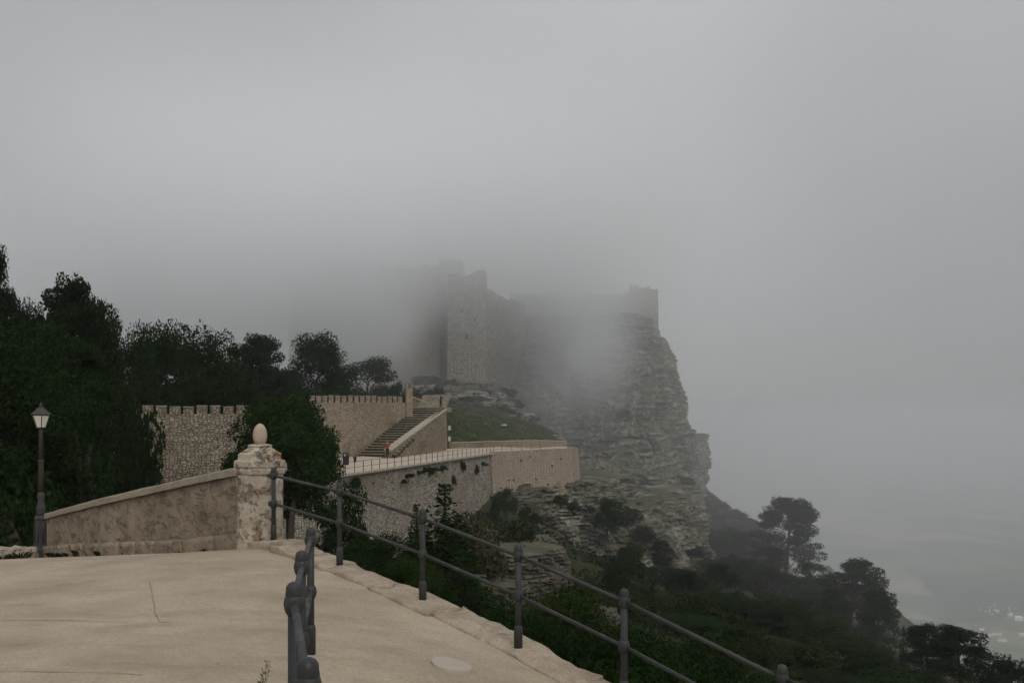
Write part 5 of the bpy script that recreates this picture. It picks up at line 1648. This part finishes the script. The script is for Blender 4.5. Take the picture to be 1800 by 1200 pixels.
for k, (px, d) in enumerate(((12, 22.6), (32, 22.9), (48, 23.2))):
    x = WX(px, d)
    MB().rock((x, d, float(plaza_z(np.array(x), np.array(d))) + .1), (.5, .4, .34), k + 70, k, 4, .3, .4).build('edge_stone', M['coping'], None, label=('pale rough stone at the left edge of the paving', 'pale rough stone between the left edge and the lamp', 'pale rough stone just left of the lamp base')[k], cat='stone')
for k, (px, d) in enumerate(((930, 9.35), (955, 9.15), (985, 8.95), (1000, 8.8), (1010, 8.7), (690, 11.3), (700, 11.2))):
    x = WX(px, d) + .42
    weed((x, d + .15, float(np.interp(d, KL[::-1, 1], np.array(kerb_z)[::-1])) - .35), .26, 50 + k, 'grassy weed hanging over the outer edge of the kerb', 'leaf_dark', 80, .8, 'weeds outside the kerb')

# ------------------------------------------------------------------ far houses on the plain
rnd = random.Random(21)
def house(px, py, wpx, mat, k, label, group, low=False):
    d = (EYE + 650) * F / (py - HY)
    x, s__ = WX(px, d), wpx * .8 / F * d
    h = s__ * (.35 if low else .55)
    dep = s__ * .8
    rz = rnd.uniform(-.25, .25)
    o = empty('house', (x, d, -650), label, 'house', group)
    MB().box((x, d, -650 + h / 2 - .5), (s__, dep, h + 1), rz).build('wall', mat, o)
    c, s_ = math.cos(rz), math.sin(rz)
    mb = MB()
    e, rh = 1.06, h * .35
    loc = [(-s__ / 2 * e, -dep / 2 * e, h), (s__ / 2 * e, -dep / 2 * e, h), (s__ / 2 * e, dep / 2 * e, h), (-s__ / 2 * e, dep / 2 * e, h), (-s__ / 2 * e, 0, h + rh), (s__ / 2 * e, 0, h + rh)]
    mb.add([(x + a * c - b * s_, d + a * s_ + b * c, -650 + z) for a, b, z in loc], [(0, 1, 5, 4), (2, 3, 4, 5), (0, 4, 3), (1, 2, 5), (3, 2, 1, 0)])
    mb.build('roof', M['roof'] if k % 3 == 0 else mat, o)

hs = []
for k in range(34):
    f = rnd.random()
    hs.append((1728 + 100 * f + rnd.uniform(-8, 8), 1066 + 22 * f + rnd.uniform(-9, 9), rnd.uniform(2, 4.5), False))
for q in ((1790, 1090, 14, False), (1776, 1081, 9, False), (1752, 1074, 8, False)): hs.append(q)
for k, (px, py, wp, lo) in enumerate(hs):
    house(px, py, wp, M['house'] if k % 2 else M['house2'], k, 'pale little house in the hazy upper village on the plain', 'houses of the far village')
for k, (px, py, wp, lo) in enumerate(((1724, 1128, 26, True), (1737, 1119, 9, False), (1730, 1121, 7, False), (1754, 1115, 14, True), (1726, 1107, 9, True), (1745, 1116, 6, False), (1761, 1126, 16, True), (1797, 1117, 16, True), (1720, 1119, 6, False))):
    house(px, py, wp, M['house'] if k % 2 else M['house2'], k, 'pale farm building in the nearer hamlet on the plain', 'buildings of the nearer hamlet', lo)

# ------------------------------------------------------------------ air: thin even haze and the cloud clinging to the castle
hz = MB().box((0, 12000, (-651.5 + 93) / 2), (90000, 70000, 651.5 + 93)).build('haze', M['white'], None, kind='stuff', label='thin pale haze filling the air to the horizon')
t = NT('haze_air')
pv = t.node('ShaderNodeVolumePrincipled')
pv.inputs['Color'].default_value = (.765, .785, .825, 1)
pv.inputs['Density'].default_value = .00025
pv.inputs['Anisotropy'].default_value = 0.1
t.n.remove(t.b)
t.link(pv.outputs[0], t.n['Material Output'].inputs['Volume'])
hz.data.materials.clear()
hz.data.materials.append(t.m)

fb = MB().bbox((-13, 168, 28), (200, 166, 124), 0, 10)
fog = fb.build('fog_bank', M['white'], None, kind='stuff', label='drifting grey cloud hiding the castle and the top of the crag')
t = NT('fog')
t.n.remove(t.b)
pos = t.node('ShaderNodeNewGeometry').outputs['Position']
sx = t.node('ShaderNodeSeparateXYZ')
t.link(pos, sx.inputs[0])
nz1 = t.noise(pos, .028, 4, .6, .5)
wsp = t.rng(nz1, .36, .64, .1, 1.9, True)


def blob(c, r, a):
    s_ = t.node('ShaderNodeVectorMath', operation='SUBTRACT')
    t.link(pos, s_.inputs[0])
    s_.inputs[1].default_value = c
    d_ = t.node('ShaderNodeVectorMath', operation='DIVIDE')
    t.link(s_.outputs[0], d_.inputs[0])
    d_.inputs[1].default_value = r
    l_ = t.node('ShaderNodeVectorMath', operation='LENGTH')
    t.link(d_.outputs[0], l_.inputs[0])
    return t.rng(l_.outputs['Value'], 0.0, 1.0, a, 0, True)


zn = t.math('ADD', sx.outputs['Z'], t.rng(nz1, .3, .7, 8, -8))
zn = t.math('ADD', zn, t.rng(sx.outputs['X'], -45, 10, 9, 0, True))
layer = t.math('MULTIPLY', t.rng(zn, 17, 42, 0, .066, True), t.rng(sx.outputs['Y'], 140, 185, 0, 1, True))
layer = t.math('MULTIPLY', layer, t.rng(sx.outputs['X'], 6, 48, 1, .0, True))
dens = layer
for c, r, a_ in (((-38, 168, 22), (26, 36, 38), .070), ((-22, 160, 10), (12, 22, 14), .014), ((-25, 176, 25), (12, 16, 19), .055), ((-20.5, 179, 27), (9, 13, 20), .045), ((13, 200, 20), (17, 26, 32), .060), ((4, 192, 2), (13, 24, 13), .020), ((-6, 170, 27), (17, 18, 17), .015)):
    dens = t.math('ADD', dens, t.math('MULTIPLY', blob(c, r, a_), wsp))
base_f = t.math('MULTIPLY', t.rng(sx.outputs['Y'], 92, 180, 0, .0042, True), t.rng(sx.outputs['X'], 60, 86, 1, 0, True))
dens = t.math('ADD', dens, base_f)
edge = t.math('MULTIPLY', t.rng(sx.outputs['Z'], 28, 84, 1, 0, True), t.rng(sx.outputs['Y'], 86, 94, 0, 1, True))
edge = t.math('MULTIPLY', edge, t.rng(sx.outputs['X'], -110, -75, 0, 1, True))
dens = t.math('MULTIPLY', dens, edge)
pv = t.node('ShaderNodeVolumePrincipled')
pv.inputs['Color'].default_value = (.982, .991, 1.0, 1)
pv.inputs['Anisotropy'].default_value = 0.15
t.link(dens, pv.inputs['Density'])
t.link(pv.outputs[0], t.n['Material Output'].inputs['Volume'])
fog.data.materials.clear()
fog.data.materials.append(t.m)
